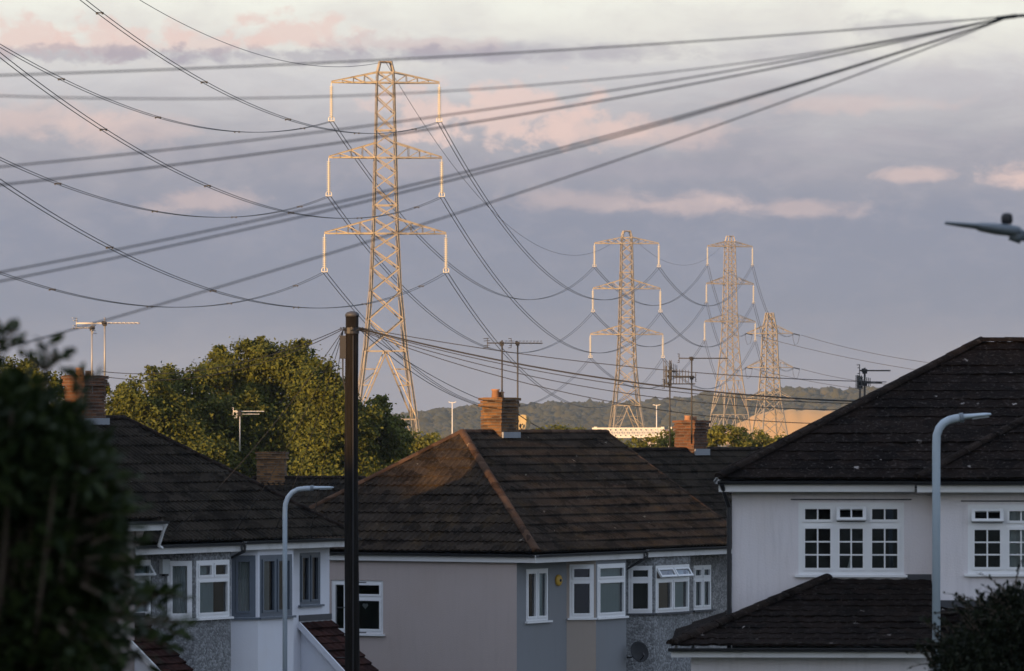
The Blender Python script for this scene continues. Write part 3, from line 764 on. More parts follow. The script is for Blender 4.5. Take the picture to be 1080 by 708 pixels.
bay(mid, *b2, .5, 0, ztop, zs2, zh2, (M['peb2'], M['peb2']), 'upvc', [(1, 'T')], [(1, 'O'), (1, 'O')], [(0.0, 0.3, 'net')], [(0.05, 0.45, 'curtain'), (.5, .95, 'bluegrey_blind')], sm='leaddark')
m_ = MB(); wall_seg(m_, (b2[3], 0), (Lm, 0), 0, ztop, [(c0 - b2[3], c1 - b2[3], zpx(643, 127), zpx(596, 127))]); m_.build('wall', M['peb'], mid)
window(mid, (b2[3], 0), (Lm, 0), c0 - b2[3], c1 - b2[3], zpx(643, 127), zpx(596, 127), [(1, 'T'), (1, 'T')], curtain=[(0.3, 1, 'bluegrey_blind')], setback=0.02, sill_mat='leaddark')
m_ = MB(); wall_seg(m_, (Lm, 0), (Lm, Dm), 0, ztop); wall_seg(m_, (Lm, Dm), (0, Dm), 0, ztop)
m_.add([(Lm, -.4, ztop - .02), (Lm, Dm, ztop - .02), (Lm, 3.48, ZR - .08)], [(0, 1, 2)]); m_.build('wall', M['peb'], mid)
xm = T(677, .55)
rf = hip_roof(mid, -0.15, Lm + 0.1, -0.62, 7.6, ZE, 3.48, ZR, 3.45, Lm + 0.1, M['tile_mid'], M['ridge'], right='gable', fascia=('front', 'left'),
              splits=[(-0.15, xm, 0), (xm + 0.12, Lm + 0.1, 0.02)])
vg = MB(); cap_line(vg, (Lm + .1, -0.62, ZE + .03), (Lm + .1, 3.48, ZR + .03), 0.07, 0.35); vg.build('verge', M['ridge'], rf)
ch, zt = chimney(mid, (T(529) - 0, 3.48), 0.84, 0.56, ZR - 0.45, 0, M['brick'], roof=rf) if False else (None, 0)
def chim_at(px, yl, X0, Y0):   # x along the ridge (local y = yl) seen at column px, yaw 60
    k = (px - 540) / F
    return (k * (Y0 + 0.5 * yl) - X0 + 0.866 * yl) / (0.5 - 0.866 * k)
cx = chim_at(527, 3.5, MX, MY)
ch, zt = chimney(mid, (cx, 3.5), 0.80, 0.56, ZR - 0.35, zpx(419, 125.6), M['brick'], seed=3, roof=rf)
pt = MB()
for dx_, h in ((-0.2, 0.2), (0.02, 0.14)): pt.lathe([(0.10, -.02), (0.085, h - .04), (0.11, h - .03), (0.10, h)], (cx + dx_, 3.5, zt), 10)
pt.build('chimney_pot', M['terracotta'], ch, True)
fl = MB(); fl.box((cx - .41, 3.5 - .345, ZR - .12), (cx + .42, 3.5 - .298, ZR + .02)); fl.build('flashing', M['lead'], ch)
dp = MB(); yy = -0.66
dp.tube([(xm + .06, yy, ZE - .10), (xm + .06, yy, ZE - .20), (b1[3] - 0.0, -0.07, ZE - .62), (b1[3] - 0.0, -0.07, 0.1)], 0.035, 8); dp.build('downpipe', M['gutter'], mid)

# dish and alarm box on the front
def dish(p, face, r, mat, label, arm_to):
    d_ = empty('satellite_dish', p, 0, label, 'satellite dish')
    q = Vector(face).normalized().to_track_quat('Z', 'X').to_matrix().to_4x4()
    mb = MB(); prof = [(r * k / 8, 0.28 * r * (k / 8) ** 2) for k in range(1, 9)]; back = [(rr_, z_ - 0.012) for rr_, z_ in reversed(prof)]
    mb.lathe([(0.004, 0)] + prof + back, (0, 0, 0), 20, 0, q); mb.build('dish', mat, d_, True)
    ar = MB(); f_ = Vector(face).normalized(); tip = f_ * (r * 1.0) + Vector((0, 0, -r * 0.55))
    ar.tube([Vector((0, 0, -r * .9)) + f_ * .1 * r, tip], 0.014, 6); ar.tube([tip - f_ * .02, tip + Vector((0, 0, 0.06)) - f_ * .06], 0.03, 8); ar.build('feed_arm', M['plastic'], d_)
    br = MB(); br.tube([(0, 0, 0), Vector(arm_to) * 0.6 + Vector((0, 0, -.12)), Vector(arm_to) + Vector((0, 0, -.12))], 0.018, 6); br.build('bracket', M['plastic'], d_)
    return d_
def mid_w(x, y, z): a = R(60); return Vector((MX + x * math.cos(a) - y * math.sin(a), MY + x * math.sin(a) + y * math.cos(a), z))
tdx = T(671, .75)
dish(mid_w(tdx, -0.80, zpx(687, 123)), (0.55, -0.8, 0.3), 0.255, M['dish'], 'dark grey satellite dish on the pebbledash bay below the open top lights', Vector((-0.26, 0.15, 0)))
ab = empty('alarm_box', mid_w(T(588), -0.0, zpx(613, 120)), R(60), 'round yellow alarm box on grey wall between small window and first bay', 'alarm box')
mb = MB(); q = Matrix.Rotation(R(90), 4, 'X'); mb.lathe([(0.125, 0), (0.135, 0.03), (0.12, 0.06), (0.05, 0.075)], (0, -.002, 0), 18, 0, q); mb.build('cover', M['yellow'], ab, True)
mb = MB(); mb.lathe([(0.035, 0.0), (0.03, 0.03)], (0, -0.07, 0), 10, 0, q); mb.build('beacon', M['plastic'], ab, True)

# ================================================================== the lower house attached behind it, down the street
h3x0 = Lm + 0.14
h3 = empty('terraced_house', mid_w(h3x0, 0, -0.6), R(60), 'lower dark tiled house next along, brick chimney on its ridge', 'house')
Z3E, Z3R = 5.35, 7.98
m_ = MB(); L3 = 15.5
wall_seg(m_, (0, 7.2), (0, 0), 0, Z3E - .06); wall_seg(m_, (0, 0), (L3, 0), 0, Z3E - .06, [(1.0, 2.6, 3.6, 4.8), (5.5, 7.2, 3.6, 4.8)]); wall_seg(m_, (L3, 0), (L3, 7.2), 0, Z3E - .06); wall_seg(m_, (L3, 7.2), (0, 7.2), 0, Z3E - .06)
m_.build('wall', M['peb'], h3)
for (a, b) in ((1.0, 2.6), (5.5, 7.2)): window(h3, (0, 0), (L3, 0), a, b, 3.6, 4.8, [(1, 'T'), (1, 'T')])
rf3 = hip_roof(h3, 0, L3 + .2, -0.5, 7.5, Z3E, 3.48, Z3R, 0.02, L3 - 3.2, M['tile_left'], M['ridge_dark'], left='gable', right='hip', fascia=('front',))
cx3 = chim_at(729, 3.5, MX, MY) - h3x0
ch3, zt3 = chimney(h3, (cx3, 3.5), 0.74, 0.56, Z3R - .35, zpx(441, 133) + 0.6, M['brick_red'], seed=9, roof=rf3)
pt = MB()
for dx_, h in ((-0.18, 0.12), (0.12, 0.10)): pt.lathe([(0.10, -.02), (0.085, h - .03), (0.1, h)], (cx3 + dx_, 3.5, zt3), 10)
pt.build('chimney_pot', M['terracotta'], ch3, True)
fl = MB(); fl.box((cx3 - .38, 3.5 - .345, Z3R - .12), (cx3 + .39, 3.5 - .298, Z3R + .04)); fl.build('flashing', M['lead'], ch3)

# ================================================================== the left house
LX, LY, LZ = -8.06, 106.0, 0.6
left = empty('semi_detached_house', (LX, LY, LZ), R(60), 'house pair with grey pebbledash half and white half with blue grey window frames', 'house')
TL = lambda px, d=0.0: tsolve(px, d, LX, LY)
zl = lambda py, Y: zpx(py, Y) - LZ
LL = TL(347.5); LE = 5.55 - LZ + .03; LR = 8.12 - LZ; lt = LE - .06
w0, w1 = TL(133), TL(160)
B1 = (TL(205, .45) - .45, TL(205, .45), TL(243.5, .45), TL(243.5, .45) + .02)
B2 = (TL(272, .45) - .45, TL(272, .45), TL(309.5, .45), TL(309.5, .45) + .4)
r0, r1 = TL(316), TL(338)
m_ = MB(); h = (w0, w1, zl(650, 107.5), zl(590, 107.5)); wall_seg(m_, (0, 0), (B1[0], 0), 0, lt, [h]); m_.build('wall', M['peb2'], left)
window(left, (0, 0), (B1[0], 0), *h, [(1, 'O')], transom=0.33, curtain=[(0, 1, 'bluegrey_blind')], setback=0.02)
bay(left, *B1, .45, 0, lt, zl(650, 109), zl(590, 109), (M['peb2'], M['peb2']), 'upvc', [(1, 's')], [(1, 'TD')], [(0, 1, 'net')], [(0.02, .98, 'bluegrey_blind')], transom=0.32)
bay(left, *B2, .45, 0, lt, zl(650, 110.5), zl(585, 110.5), (M['whiter'], M['whiter']), 'greyframe', [(1, 's')], [(1, 's'), (1, 's')], [(0.0, 1, 'net')], [(0.1, 0.42, 'net'), (.6, .95, 'curtain')], ft=0.09)
m_ = MB(); wall_seg(m_, (B1[3], 0), (B2[0], 0), 0, lt); m_.build('wall', M['peb2'], left)
m_ = MB(); h = (r0 - B2[3], r1 - B2[3], zl(638, 112.3), zl(583, 112.3)); wall_seg(m_, (B2[3], 0), (LL, 0), 0, lt, [h]); m_.build('wall', M['whiter'], left)
window(left, (B2[3], 0), (LL, 0), *h, [(1, 's'), (1, 's')], 'greyframe', curtain=[(0.05, .95, 'curtain')], setback=0.01)
m_ = MB(); wall_seg(m_, (LL, 0), (LL, 6.7), 0, lt); wall_seg(m_, (LL, 6.7), (0, 6.7), 0, lt); wall_seg(m_, (0, 6.7), (0, 0), 0, lt); m_.build('wall', M['greyr'], left)
xs1 = TL(253, .55)
rfl = hip_roof(left, -0.1, LL + 0.2, -0.60, 6.9, LE, 3.05, LR, 0.0, LL + 0.2 - 3.65, M['tile_left'], M['ridge_dark'], left='gable', right='hip', fascia=('front', 'right'),
               splits=[(-0.1, xs1, 0), (xs1 + .1, LL + .2, 0.02)])
dp = MB(); dp.tube([(xs1 + .05, -.64, LE - .1), (xs1 + .05, -.64, LE - .22), (B1[3] + .1, -.08, LE - .5), (B1[3] + .1, -.08, .1)], 0.035, 8); dp.build('downpipe', M['gutter'], left)
cxl = chim_at(90, 3.1, LX, LY)
chl, ztl = chimney(left, (cxl, 3.1), 0.82, 0.50, LR - .35, zpx(396, 111) - LZ, M['brick_red'], seed=5, roof=rfl)
pt = MB()
for dx_, h in ((-0.2, 0.16), (0.15, 0.10)): pt.lathe([(0.10, -.02), (0.085, h - .03), (0.1, h)], (cxl + dx_, 3.1, ztl), 10)
pt.build('chimney_pot', M['terracotta'], chl, True)
fl = MB(); fl.box((cxl - .42, 3.1 - .33, LR - .12), (cxl + .43, 3.1 - .27, LR + .02)); fl.build('flashing', M['lead'], chl)
# two porches: lean-to tiled canopies with boarded cheeks
def porch(t0, t1, zt_, out, zlow, tile, bright):
    mb = MB(); roof_plane(mb, (t0, -out, zlow), (t1, -out, zlow), (t0, -0.003, zt_), (t1, -0.003, zt_), 0.22, 0.25, amp=0.012)
    mb.quad((t0, -out, zlow - .05), (t0, -.003, zt_ - .05), (t1, -.003, zt_ - .05), (t1, -out, zlow - .05))
    pr = mb.build('porch', tile, left)
    ck = MB(); ck.add([(t0 + .08, -out + .15, 0), (t0 + .08, -.004, 0), (t0 + .08, -.004, zt_ - .12), (t0 + .08, -out + .15, zlow + .0)], [(0, 1, 2, 3)])
    ck.add([(t1 - .08, -out + .15, 0), (t1 - .08, -.004, 0), (t1 - .08, -.004, zt_ - .12), (t1 - .08, -out + .15, zlow + .0)], [(3, 2, 1, 0)])
    ck.quad((t0 + .08, -out + .15, 0), (t1 - .08, -out + .15, 0), (t1 - .08, -out + .15, zlow - .05), (t0 + .08, -out + .15, zlow - .05))
    ck.build('cheek', M['whiter'], pr)
    bg = MB(); bg.beam((t0 - .03, -out - .03, zlow - .03), (t0 - .03, -.01, zt_ - .03), 0.05, 0.12)
    bg.build('bargeboard', bright, pr)
    ld = MB(); ld.box((t0, -.03, zt_ + .03), (t1, -.004, zt_ + .16)); ld.build('flashing', M['leaddark'], pr)
porch(TL(315), LL + .05, zl(657, 112), 1.7, zl(657, 112) - 1.55, M['tile_red'], M['whiter'])
porch(TL(118), TL(152), zl(655, 106.5), 1.7, zl(655, 106.5) - 1.45, M['tile_red'], M['upvc'])
def left_w(x, y, z): a = R(60); return Vector((LX + x * math.cos(a) - y * math.sin(a), LY + x * math.sin(a) + y * math.cos(a), z))
ab = empty('alarm_box', left_w(TL(171.5), 0, zpx(597, 108)), R(60), 'pale slatted alarm box on pebbledash wall beside the open window', 'alarm box')
mb = MB(); mb.box((-.13, -.09, -.15), (.13, -.002, .15))
for k in range(5): mb.box((-.135, -.098, -.11 + k * .055), (.135, -.091, -.085 + k * .055))
mb.build('cover', M['net'], ab); mb = MB(); mb.box((-.06, -.11, -.19), (.06, -.03, -.152)); mb.build('strobe', M['plastic'], ab)

# the tan house at its near end (mostly behind the foreground foliage)
tanx = empty('terraced_house', left_w(-6.6, 0, LZ + .15), R(60), 'tan rendered house behind the dark foliage, its eaves higher than the neighbour', 'house')
tl_ = 6.55; te = 5.33
m_ = MB(); hh = (5.15, 6.0, zpx(636, 103) - LZ - .15, zpx(598, 103) - LZ - .15); wall_seg(m_, (0, -.5), (tl_, -.5), 0, te - .06, [hh, (1.6, 3.4, 3.2, 4.5)]); wall_seg(m_, (tl_, -.5), (tl_, 6.6), 0, te - .06); wall_seg(m_, (tl_, 6.6), (0, 6.6), 0, te - .06); wall_seg(m_, (0, 6.6), (0, -.5), 0, te - .06)
m_.build('wall', M['tan'], tanx)
window(tanx, (0, -.5), (tl_, -.5), *hh, [(1, 's'), (1.2, 's')], curtain=[(.5, 1, 'net')], setback=.02); window(tanx, (0, -.5), (tl_, -.5), 1.6, 3.4, 3.2, 4.5, [(1, 'T'), (1, 'T')], setback=.02)
rft = hip_roof(tanx, -.1, tl_ + .45, -0.95, 7.0, te, 3.0, te + 2.45, 3.3, tl_ + .4, M['tile_left'], M['ridge_dark'], left='hip', right='gable', fascia=('front',))
mb = MB(); mb.add([(tl_ + .42, -.95, te - .06), (tl_ + .42, 7.0, te - .06), (tl_ + .42, 3.0, te + 2.4)], [(0, 1, 2)]); mb.prism([(tl_ + .02, -.52, te - .08), (tl_ + .42, -.52, te - .08), (tl_ + .02, -.52, te - .75)], (0, .2, 0)); mb.build('gable', M['tan'], tanx)
dp = MB(); dp.tube([(tl_ + .43, -.99, te - .1), (tl_ + .45, -.9, te - .25), (tl_ + .55, -.72, te - .55), (tl_ + .7, -.7, te - .6)], .035, 8); dp.build('downpipe', M['upvc'], tanx)

# ================================================================== a roof behind the left house, in front of the trees
bk = empty('bungalow', at(200, HY, 158) - Vector((0, 0, 0)), R(-6), 'dark roofed house behind, with a squat chimney against the trees', 'house')
bk.location.z = -0.6
BR = zpx(505, 160) + .6; BE = BR - 2.3
m_ = MB(); wall_seg(m_, (0, 0), (5.2, 0), 0, BE - .06); wall_seg(m_, (5.2, 0), (5.2, 6.4), 0, BE - .06); wall_seg(m_, (5.2, 6.4), (0, 6.4), 0, BE - .06); wall_seg(m_, (0, 6.4), (0, 0), 0, BE - .06); m_.build('wall', M['peb'], bk)
rfb = hip_roof(bk, -.3, 7.2, -.3, 6.7, BE, 3.2, BR, 1.5, 4.9, M['tile_left'], M['ridge_dark'], fascia=('front',))
xb = (269.5 - 200) / F * 161 + .0
chb, ztb = chimney(bk, (xb, 3.2), 0.86, 0.6, BR - .3, zpx(476, 161) + .6, M['brick'], seed=12, roof=rfb)

# ================================================================== the right house
RY = 90.75; rs = RY / F
rx = lambda px, Y=RY: (px - 540) / F * Y
rg = 1.6
rh = empty('detached_house', (rx(772), RY, rg), R(-2.6), 'large cream rendered house with dark brown hipped roof and white glazing bar windows', 'house')
ox = rx(772)
zr_ = lambda py, Y=RY: zpx(py, Y) - rg
xl_ = lambda px, Y=RY: rx(px, Y) - ox
RE = 7.03 - rg; RR = 9.48 - rg; rt = RE - .06; RW = 12.0; RD = 9.0
wx0, wx1 = xl_(842), xl_(953); wz0, wz1 = zr_(606), zr_(530)
jx = xl_(983)
m_ = MB(); wall_seg(m_, (0, 0), (jx, 0), 0, rt, [(wx0, wx1, wz0, wz1)])
PW = 0.7     # the wing stands this far forward
wy = RY - PW; jx2 = jx
sx0, sx1 = rx(1022, wy) - ox, rx(1022, wy) - ox + 1.83
wz0b, wz1b = zpx(605, wy) - rg, zpx(532, wy) - rg
wall_seg(m_, (jx, 0), (jx, -PW), 0, rt); wall_seg(m_, (jx, -PW), (RW, -PW), 0, rt, [(sx0 - jx, sx1 - jx, wz0b, wz1b), (sx0 - jx - .25, sx1 - jx + .25, 0.9, 2.12)])
wall_seg(m_, (RW, -PW), (RW, RD), 0, rt); wall_seg(m_, (RW, RD), (0, RD), 0, rt); wall_seg(m_, (0, RD), (0, 0), 0, rt)
m_.build('wall', M['cream'], rh)
window(rh, (0, 0), (jx, 0), wx0, wx1, wz0, wz1, [(1, 'T'), (1, 'O'), (1, 'T')], bars=True, transom=0.30, setback=0.0, cone=True, ft=0.07)
window(rh, (jx, -PW), (RW, -PW), sx0 - jx, sx1 - jx, wz0b, wz1b, [(1, 'O'), (1, 'T'), (1, 'T')], bars=True, transom=0.30, setback=0.0, curtain=[(.34, 1, 'net')], ft=0.07)
window(rh, (jx, -PW), (RW, -PW), sx0 - jx - .25, sx1 - jx + .25, 0.9, 2.12, [(1, 'T'), (1, 'T'), (1, 'T')], bars=True, setback=0.0, ft=0.07)
hd = MB(); hd.box((xl_(834), -.02, zr_(527.5)), (xl_(961), -.003, zr_(526.2))); hd.box((sx0 - .12, -PW - .02, wz1b + .05), (sx1 + .12, -PW - .003, wz1b + .07)); hd.build('lintel', M['leaddark'], rh)
ex0 = rx(759, RY - .35) - ox; ey0 = -.35
# main roof
hip0 = 4.55
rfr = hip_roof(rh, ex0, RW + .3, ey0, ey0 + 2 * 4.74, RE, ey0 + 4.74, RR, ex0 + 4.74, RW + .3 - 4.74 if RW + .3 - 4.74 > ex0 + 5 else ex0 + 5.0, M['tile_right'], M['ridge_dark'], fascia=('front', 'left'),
               splits=[(ex0, jx - .32, 0)], course=0.33, roll=0.33, amp=0.012, step=0.022)
# wing roof in front
wg = MB(); x0w, x1w, y0w = jx - .3, RW + .33, -PW - .35; run = 3.6; rise = run * (RR - RE) / 4.74
roof_plane(wg, (x0w, y0w, RE - .0), (x1w, y0w, RE - .0), (x0w + run, y0w + run, RE + rise), (x1w, y0w + run, RE + rise), .33, .33, amp=.012, step=.022)
roof_plane(wg, (x0w, y0w + 2 * run, RE), (x0w, y0w, RE), (x0w + run, y0w + run, RE + rise), (x0w + run, y0w + run, RE + rise), .33, .33, amp=.012, step=.022)
wgo = wg.build('roof', M['tile_right'], rh)
cp = MB(); cap_line(cp, (x0w, y0w, RE + .04), (x0w + run, y0w + run, RE + rise + .04)); cap_line(cp, (x0w + run, y0w + run, RE + rise + .03), (x1w, y0w + run, RE + rise + .03)); cp.build('ridge_cap', M['ridge_dark'], wgo)
fa = MB(); fa.box((x0w, y0w + .03, RE - .23), (x1w, y0w + .055, RE - .055)); fa.box((x0w + .03, y0w + .06, RE - .23), (x0w + .055, ey0 + .02, RE - .055)); fa.build('fascia', M['fascia'], rh)
gu = MB(); gutter_run(gu, (x0w - .02, y0w - .035, RE - .045), (x1w, y0w - .035, RE - .045)); gu.build('gutter', M['gutter'], rh)
# single-storey front part with its hipped lean-to roof
ly = 87.2
lx0 = rx(718, ly) - ox; lyl = ly - RY; lz = zpx(681, ly) - rg
ax = rx(872) - ox; az = zr_(611)
le = MB(); lx1 = jx - .02
roof_plane(le, (lx0, lyl, lz), (lx1, lyl, lz), (ax, -.004, az), (lx1, -.004, az), .3, .3, amp=.014, step=.024)
roof_plane(le, (lx0, 3.0, lz), (lx0, lyl, lz), (ax, 3.0, az), (ax, -.004, az), .3, .3, amp=.014, step=.024)
leo = le.build('roof', M['tile_right'], rh)
cp = MB(); cap_line(cp, (lx0, lyl, lz + .04), (ax, -.05, az + .04), .11); cp.build('ridge_cap', M['ridge_dark'], leo)
lw = MB(); wxl = rx(738, ly + .35) - ox
wall_seg(lw, (wxl, lyl + .35), (lx1 - .02, lyl + .35), 0, lz - .06, [(1.2, 3.2, .9, 2.0)]); wall_seg(lw, (wxl, 3.0), (wxl, lyl + .35), 0, lz - .06); wall_seg(lw, (lx1 - .02, lyl + .35), (lx1 - .02, -PW), 0, lz - .06)
lw.add([(lx1 - .02, lyl + .1, lz - .06), (lx1 - .02, -.004, lz - .06), (lx1 - .02, -.004, az - .05)], [(0, 1, 2)])
lw.build('wall', M['cream'], rh)
window(rh, (wxl, lyl + .35), (lx1 - .02, lyl + .35), 1.2, 3.2, .9, 2.0, [(1, 'T'), (1, 'T'), (1, 'T')], bars=True, setback=0.0)
fa = MB(); fa.box((lx0, lyl + .03, lz - .2), (lx1, lyl + .055, lz - .055)); fa.box((lx0 + .03, lyl + .06, lz - .2), (lx0 + .055, 3.0, lz - .055)); fa.build('fascia', M['fascia'], rh)
gu = MB(); gutter_run(gu, (lx0 - .05, lyl - .035, lz - .045), (lx1, lyl - .035, lz - .045)); gu.build('gutter', M['gutter'], rh)
fl = MB(); fl.box((xl_(955), -.022, zr_(612)), (jx - .02, -.003, zr_(605.5))); fl.build('flashing', M['leaddark'], rh)
# second lower roof, under the wing
l2 = MB(); z2t = zpx(642, wy) - rg; z2e = z2t - .85; q0, q1 = jx + .02, RW
roof_plane(l2, (q0, -PW - 2.0, z2e), (q1, -PW - 2.0, z2e), (q0, -PW - .004, z2t), (q1, -PW - .004, z2t), .3, .3)
l2o = l2.build('roof', M['tile_right'], rh)
fl = MB(); fl.box((q0, -PW - .025, z2t + .02), (q1, -PW - .004, z2t + .15)); fl.build('flashing', M['leaddark'], rh)
l2w = MB(); l2w.box((q0 + .1, -PW - 1.75, 0), (q0 + .35, -PW - 1.5, z2e - .02)); l2w.box((q1 - .35, -PW - 1.75, 0), (q1 - .1, -PW - 1.5, z2e - .02)); l2w.build('porch_post', M['upvc'], rh)
dp = MB(); dp.tube([(ex0 + .05, ey0 - .03, RE - .1), (-.05, -.05, RE - .5), (-.05, -.05, .1)], .04, 8); dp.build('downpipe', M['gutter'], rh)
cb = MB(); cb.tube([(xl_(790), -.03, zr_(514)) if False else (0.25 + .9 * k / 12 * 4.0, -.02, zr_(511) - .09 * math.sin(math.pi * k / 12) * 1.0) for k in range(13)], .008, 5); cb.build('wall_cable', M['cable'], rh)
# ================================================================== telegraph pole
def catenary(a, b, sag, n=24):
    a = Vector(a); b = Vector(b); return [a.lerp(b, k / n) - Vector((0, 0, 4 * sag * (k / n) * (1 - k / n))) for k in range(n + 1)]
def telegraph_pole(x, y, ztop, label, r0=.155, r1=.128):
    z0 = g1(x, y) - .05
    e = empty('telegraph_pole', (x, y, z0), 0, label, 'telegraph pole')
    h = ztop - z0; mb = MB()
    pts = [(0.012 * math.sin(k * .7), 0.01 * math.cos(k * .9), h * k / 10) for k in range(11)]; rs_ = [r0 + (r1 - r0) * k / 10 for k in range(11)]
    mb.tube(pts, rs_, 14); mb.build('shaft', M['pole'], e, True)
    cp_ = MB(); cp_.lathe([(r1 + .012, h - .02), (r1 + .012, h + .03), (r1 * .8, h + .07), (r1 * .25, h + .09)], (pts[-1][0], pts[-1][1], 0), 14); cp_.build('cap', M['leaddark'], e, True)
    rg_ = MB()
    rg_.lathe([(r1 + .02, h - .36), (r1 + .02, h - .24)], (0, 0, 0), 14)
    for k in range(8):
        a = 2 * math.pi * k / 8; rg_.tube([((r1 + .01) * math.cos(a), (r1 + .01) * math.sin(a), h - .30), ((r1 + .09) * math.cos(a), (r1 + .09) * math.sin(a), h - .28), ((r1 + .09) * math.cos(a), (r1 + .09) * math.sin(a), h - .23)], .012, 5)
    rg_.build('ring_bracket', M['plastic'], e)
    bx = MB(); bx.box((-r1 - .11, -.09, h - .86), (-r1 + .015, .09, h - .40)); bx.tube([(-r1 - .05, 0, h - .86), (-r1 - .05, 0, h - 1.2), (-r1, 0, h - 1.5)], .015, 6); bx.build('cable_box', M['plastic'], e)
    st = MB()
    for k in range(4): s_ = 1 if k % 2 else -1; st.tube([(s_ * .1, 0, 2.6 + k * .5), (s_ * .29, 0, 2.6 + k * .5)], .012, 6)
    st.build('step', M['plastic'], e)
    ct = MB(); ct.tube([(.03, -r1 - .01, h - .4), (.03, -r0 + .0, 0.2)], .014, 6); ct.build('riser_cable', M['cable'], e)
    return e
PY = 104.0; ptop = at(371, 333, PY)
telegraph_pole(ptop.x, PY, ptop.z, 'dark wooden telegraph pole in front of the tan end wall, cables fanning from its top')
hang = Vector((ptop.x, PY, ptop.z - .24))
telegraph_pole(7.6, 101.5, 8.62, 'telegraph pole behind the large cream house')
hidp = Vector((7.6, 101.5, 8.4))
def wire(name, pts, r, mat, label, cat, group, n=5):
    mb = MB(); mb.tube(pts, r, n); o = mb.build(name, mat, smooth=True); return tag(o, label, cat, group)
GW = 'telephone wires from the telegraph pole'
def drop(i, target, sag, label, r=.008, off=(0, 0, 0)):
    p = hang + Vector(off)
    wire('telephone_wire', catenary(p, target, sag), r, M['cable'], label, 'telephone wire', GW)
rr0 = .17
for k, (tx, ty, Y, sag, lab) in enumerate([
    (935, 403, 101.4, .22, 'topmost black telephone wire running from telegraph pole to the cream house roof'),
    (925, 424, 101.4, .30, 'thick black telephone cable running from telegraph pole past the rooftops'),
    (930, 426, 101.4, .36, 'second black telephone cable just under the thick one over the ridge'),
    (930, 432, 101.4, .45, 'thin telephone wire sagging below the thick cable over the brown roof'),
    (930, 447, 101.4, .52, 'lowest telephone wire sagging over the brown tiled roof')]):
    q_ = at(tx, ty, Y)
    drop(k, q_, sag, lab, .016 if k in (1,) else .008, (rr0, -.02 * k, -.015 * k))
drop(0, at(511, 423, 125.4), .12, 'telephone wire from telegraph pole down to the brown house chimney top', .008, (rr0, 0, -.02))
drop(0, at(509, 429, 125.4), .22, 'telephone wire from telegraph pole to the chimney, the lower of two', .008, (rr0, .03, -.05))
drop(0, at(108, 392, 110.5), .35, 'telephone wire from telegraph pole to chimney with lit brick, upper of two', .008, (-rr0, 0, 0))
drop(0, at(107, 397, 110.8), .42, 'telephone wire from telegraph pole to chimney with lit brick, lower of two', .008, (-rr0, .03, -.03))
for (tx, ty, Y, lab) in ((168, 573, 107.6, 'telephone wire slanting from telegraph pole to the pebbledash house eaves by the alarm box'), (240, 571, 109.2, 'telephone wire slanting from telegraph pole to the eaves above the white bay window'),
                         (285, 570, 110.8, 'telephone wire slanting from telegraph pole to the eaves above the blue grey bay'), (326, 568, 111.9, 'steepest telephone wire dropping from telegraph pole to white wall eaves')):
    drop(0, at(tx, ty, Y), .3, lab, .007, (-rr0, -.03, -.05))
wire('telephone_wire', catenary(at(545, 436, 125.6), at(640, 466, 137), .25), .012, M['cable'], 'short telephone wire sagging away from the chimney past the tan dish', 'telephone wire', None)

# ================================================================== near telephone wires and their pole, out of focus
n_p = at(1152, 10, 30)
telegraph_pole(n_p.x, 30, n_p.z + .35, 'near wooden telegraph pole carrying a street lamp arm', .15, .12)
NWG = 'blurred telephone wires from the near pole'
hub = at(1067, 17, 29.7)
bund = MB(); bund.tube(catenary(at(1130, 9.5, 30), hub, .01, 8), [.010] * 9, 7); bund.tube([hub + Vector((.03, 0, 0)), hub - Vector((.08, -.05, .010))], .012, 7)
tag(bund.build('cable_bundle', M['cable'], smooth=True), 'dark gathered bundle where the blurred overhead wires meet', 'cable bundle')
for (la, lb, sag, lab, r) in [
    ((-160, 84, 24), None, .05, 'topmost blurred wire, nearly level across the pale sky and pink cloud', 0.0042),
    ((-160, 94, 23), None, .20, 'second blurred wire, nearly level just above the pylon top arm', 0.0032),
    ((-160, 190, 24), None, .10, 'blurred wire crossing the pylon at its top insulators, upper of a close pair', 0.0040),
    ((-160, 211, 24.5), None, .11, 'blurred wire crossing the pylon at its top insulators, lower of a close pair', 0.0046),
    ((-160, 316, 25), None, .12, 'blurred wire crossing the pylon middle arm, upper of a slanting pair', 0.0042),
    ((-160, 327, 25.5), None, .12, 'blurred wire crossing the pylon middle arm, lower of a slanting pair', 0.0042),
    ((-160, 412, 26), None, .10, 'steepest blurred wire, slanting down to the chimney aerials', 0.0039)]:
    wire('overhead_wire', catenary(hub, at(*la), sag, 40), r, M['cable'], lab, 'overhead wire', NWG, 6)
# the house off to the side that those wires serve
nh = empty('detached_house', (-11.5, 22.0, g1(-9, 24) - .2), R(8), 'rendered house beside the viewpoint that the overhead wires reach', 'house')
m_ = MB(); Ln = 7.0; wz_ = 5.0
wall_seg(m_, (0, 0), (Ln, 0), 0, wz_, [(1, 2.6, 3.2, 4.4), (4.2, 5.8, 3.2, 4.4)]); wall_seg(m_, (Ln, 0), (Ln, 7), 0, wz_, [(2.6, 4.4, 3.2, 4.4)]); wall_seg(m_, (Ln, 7), (0, 7), 0, wz_); wall_seg(m_, (0, 7), (0, 0), 0, wz_); m_.build('wall', M['cream'], nh)
for (a, b) in ((1, 2.6), (4.2, 5.8)): window(nh, (0, 0), (Ln, 0), a, b, 3.2, 4.4, [(1, 'T'), (1, 'T')])
window(nh, (Ln, 0), (Ln, 7), 2.6, 4.4, 3.2, 4.4, [(1, 'T'), (1, 'T')])
hip_roof(nh, -.3, Ln + .3, -.3, 7.3, wz_ + .06, 3.5, wz_ + 2.6, 3.3, Ln - 3.3, M['tile_right'], M['ridge_dark'], fascia=('front', 'left', 'right'))

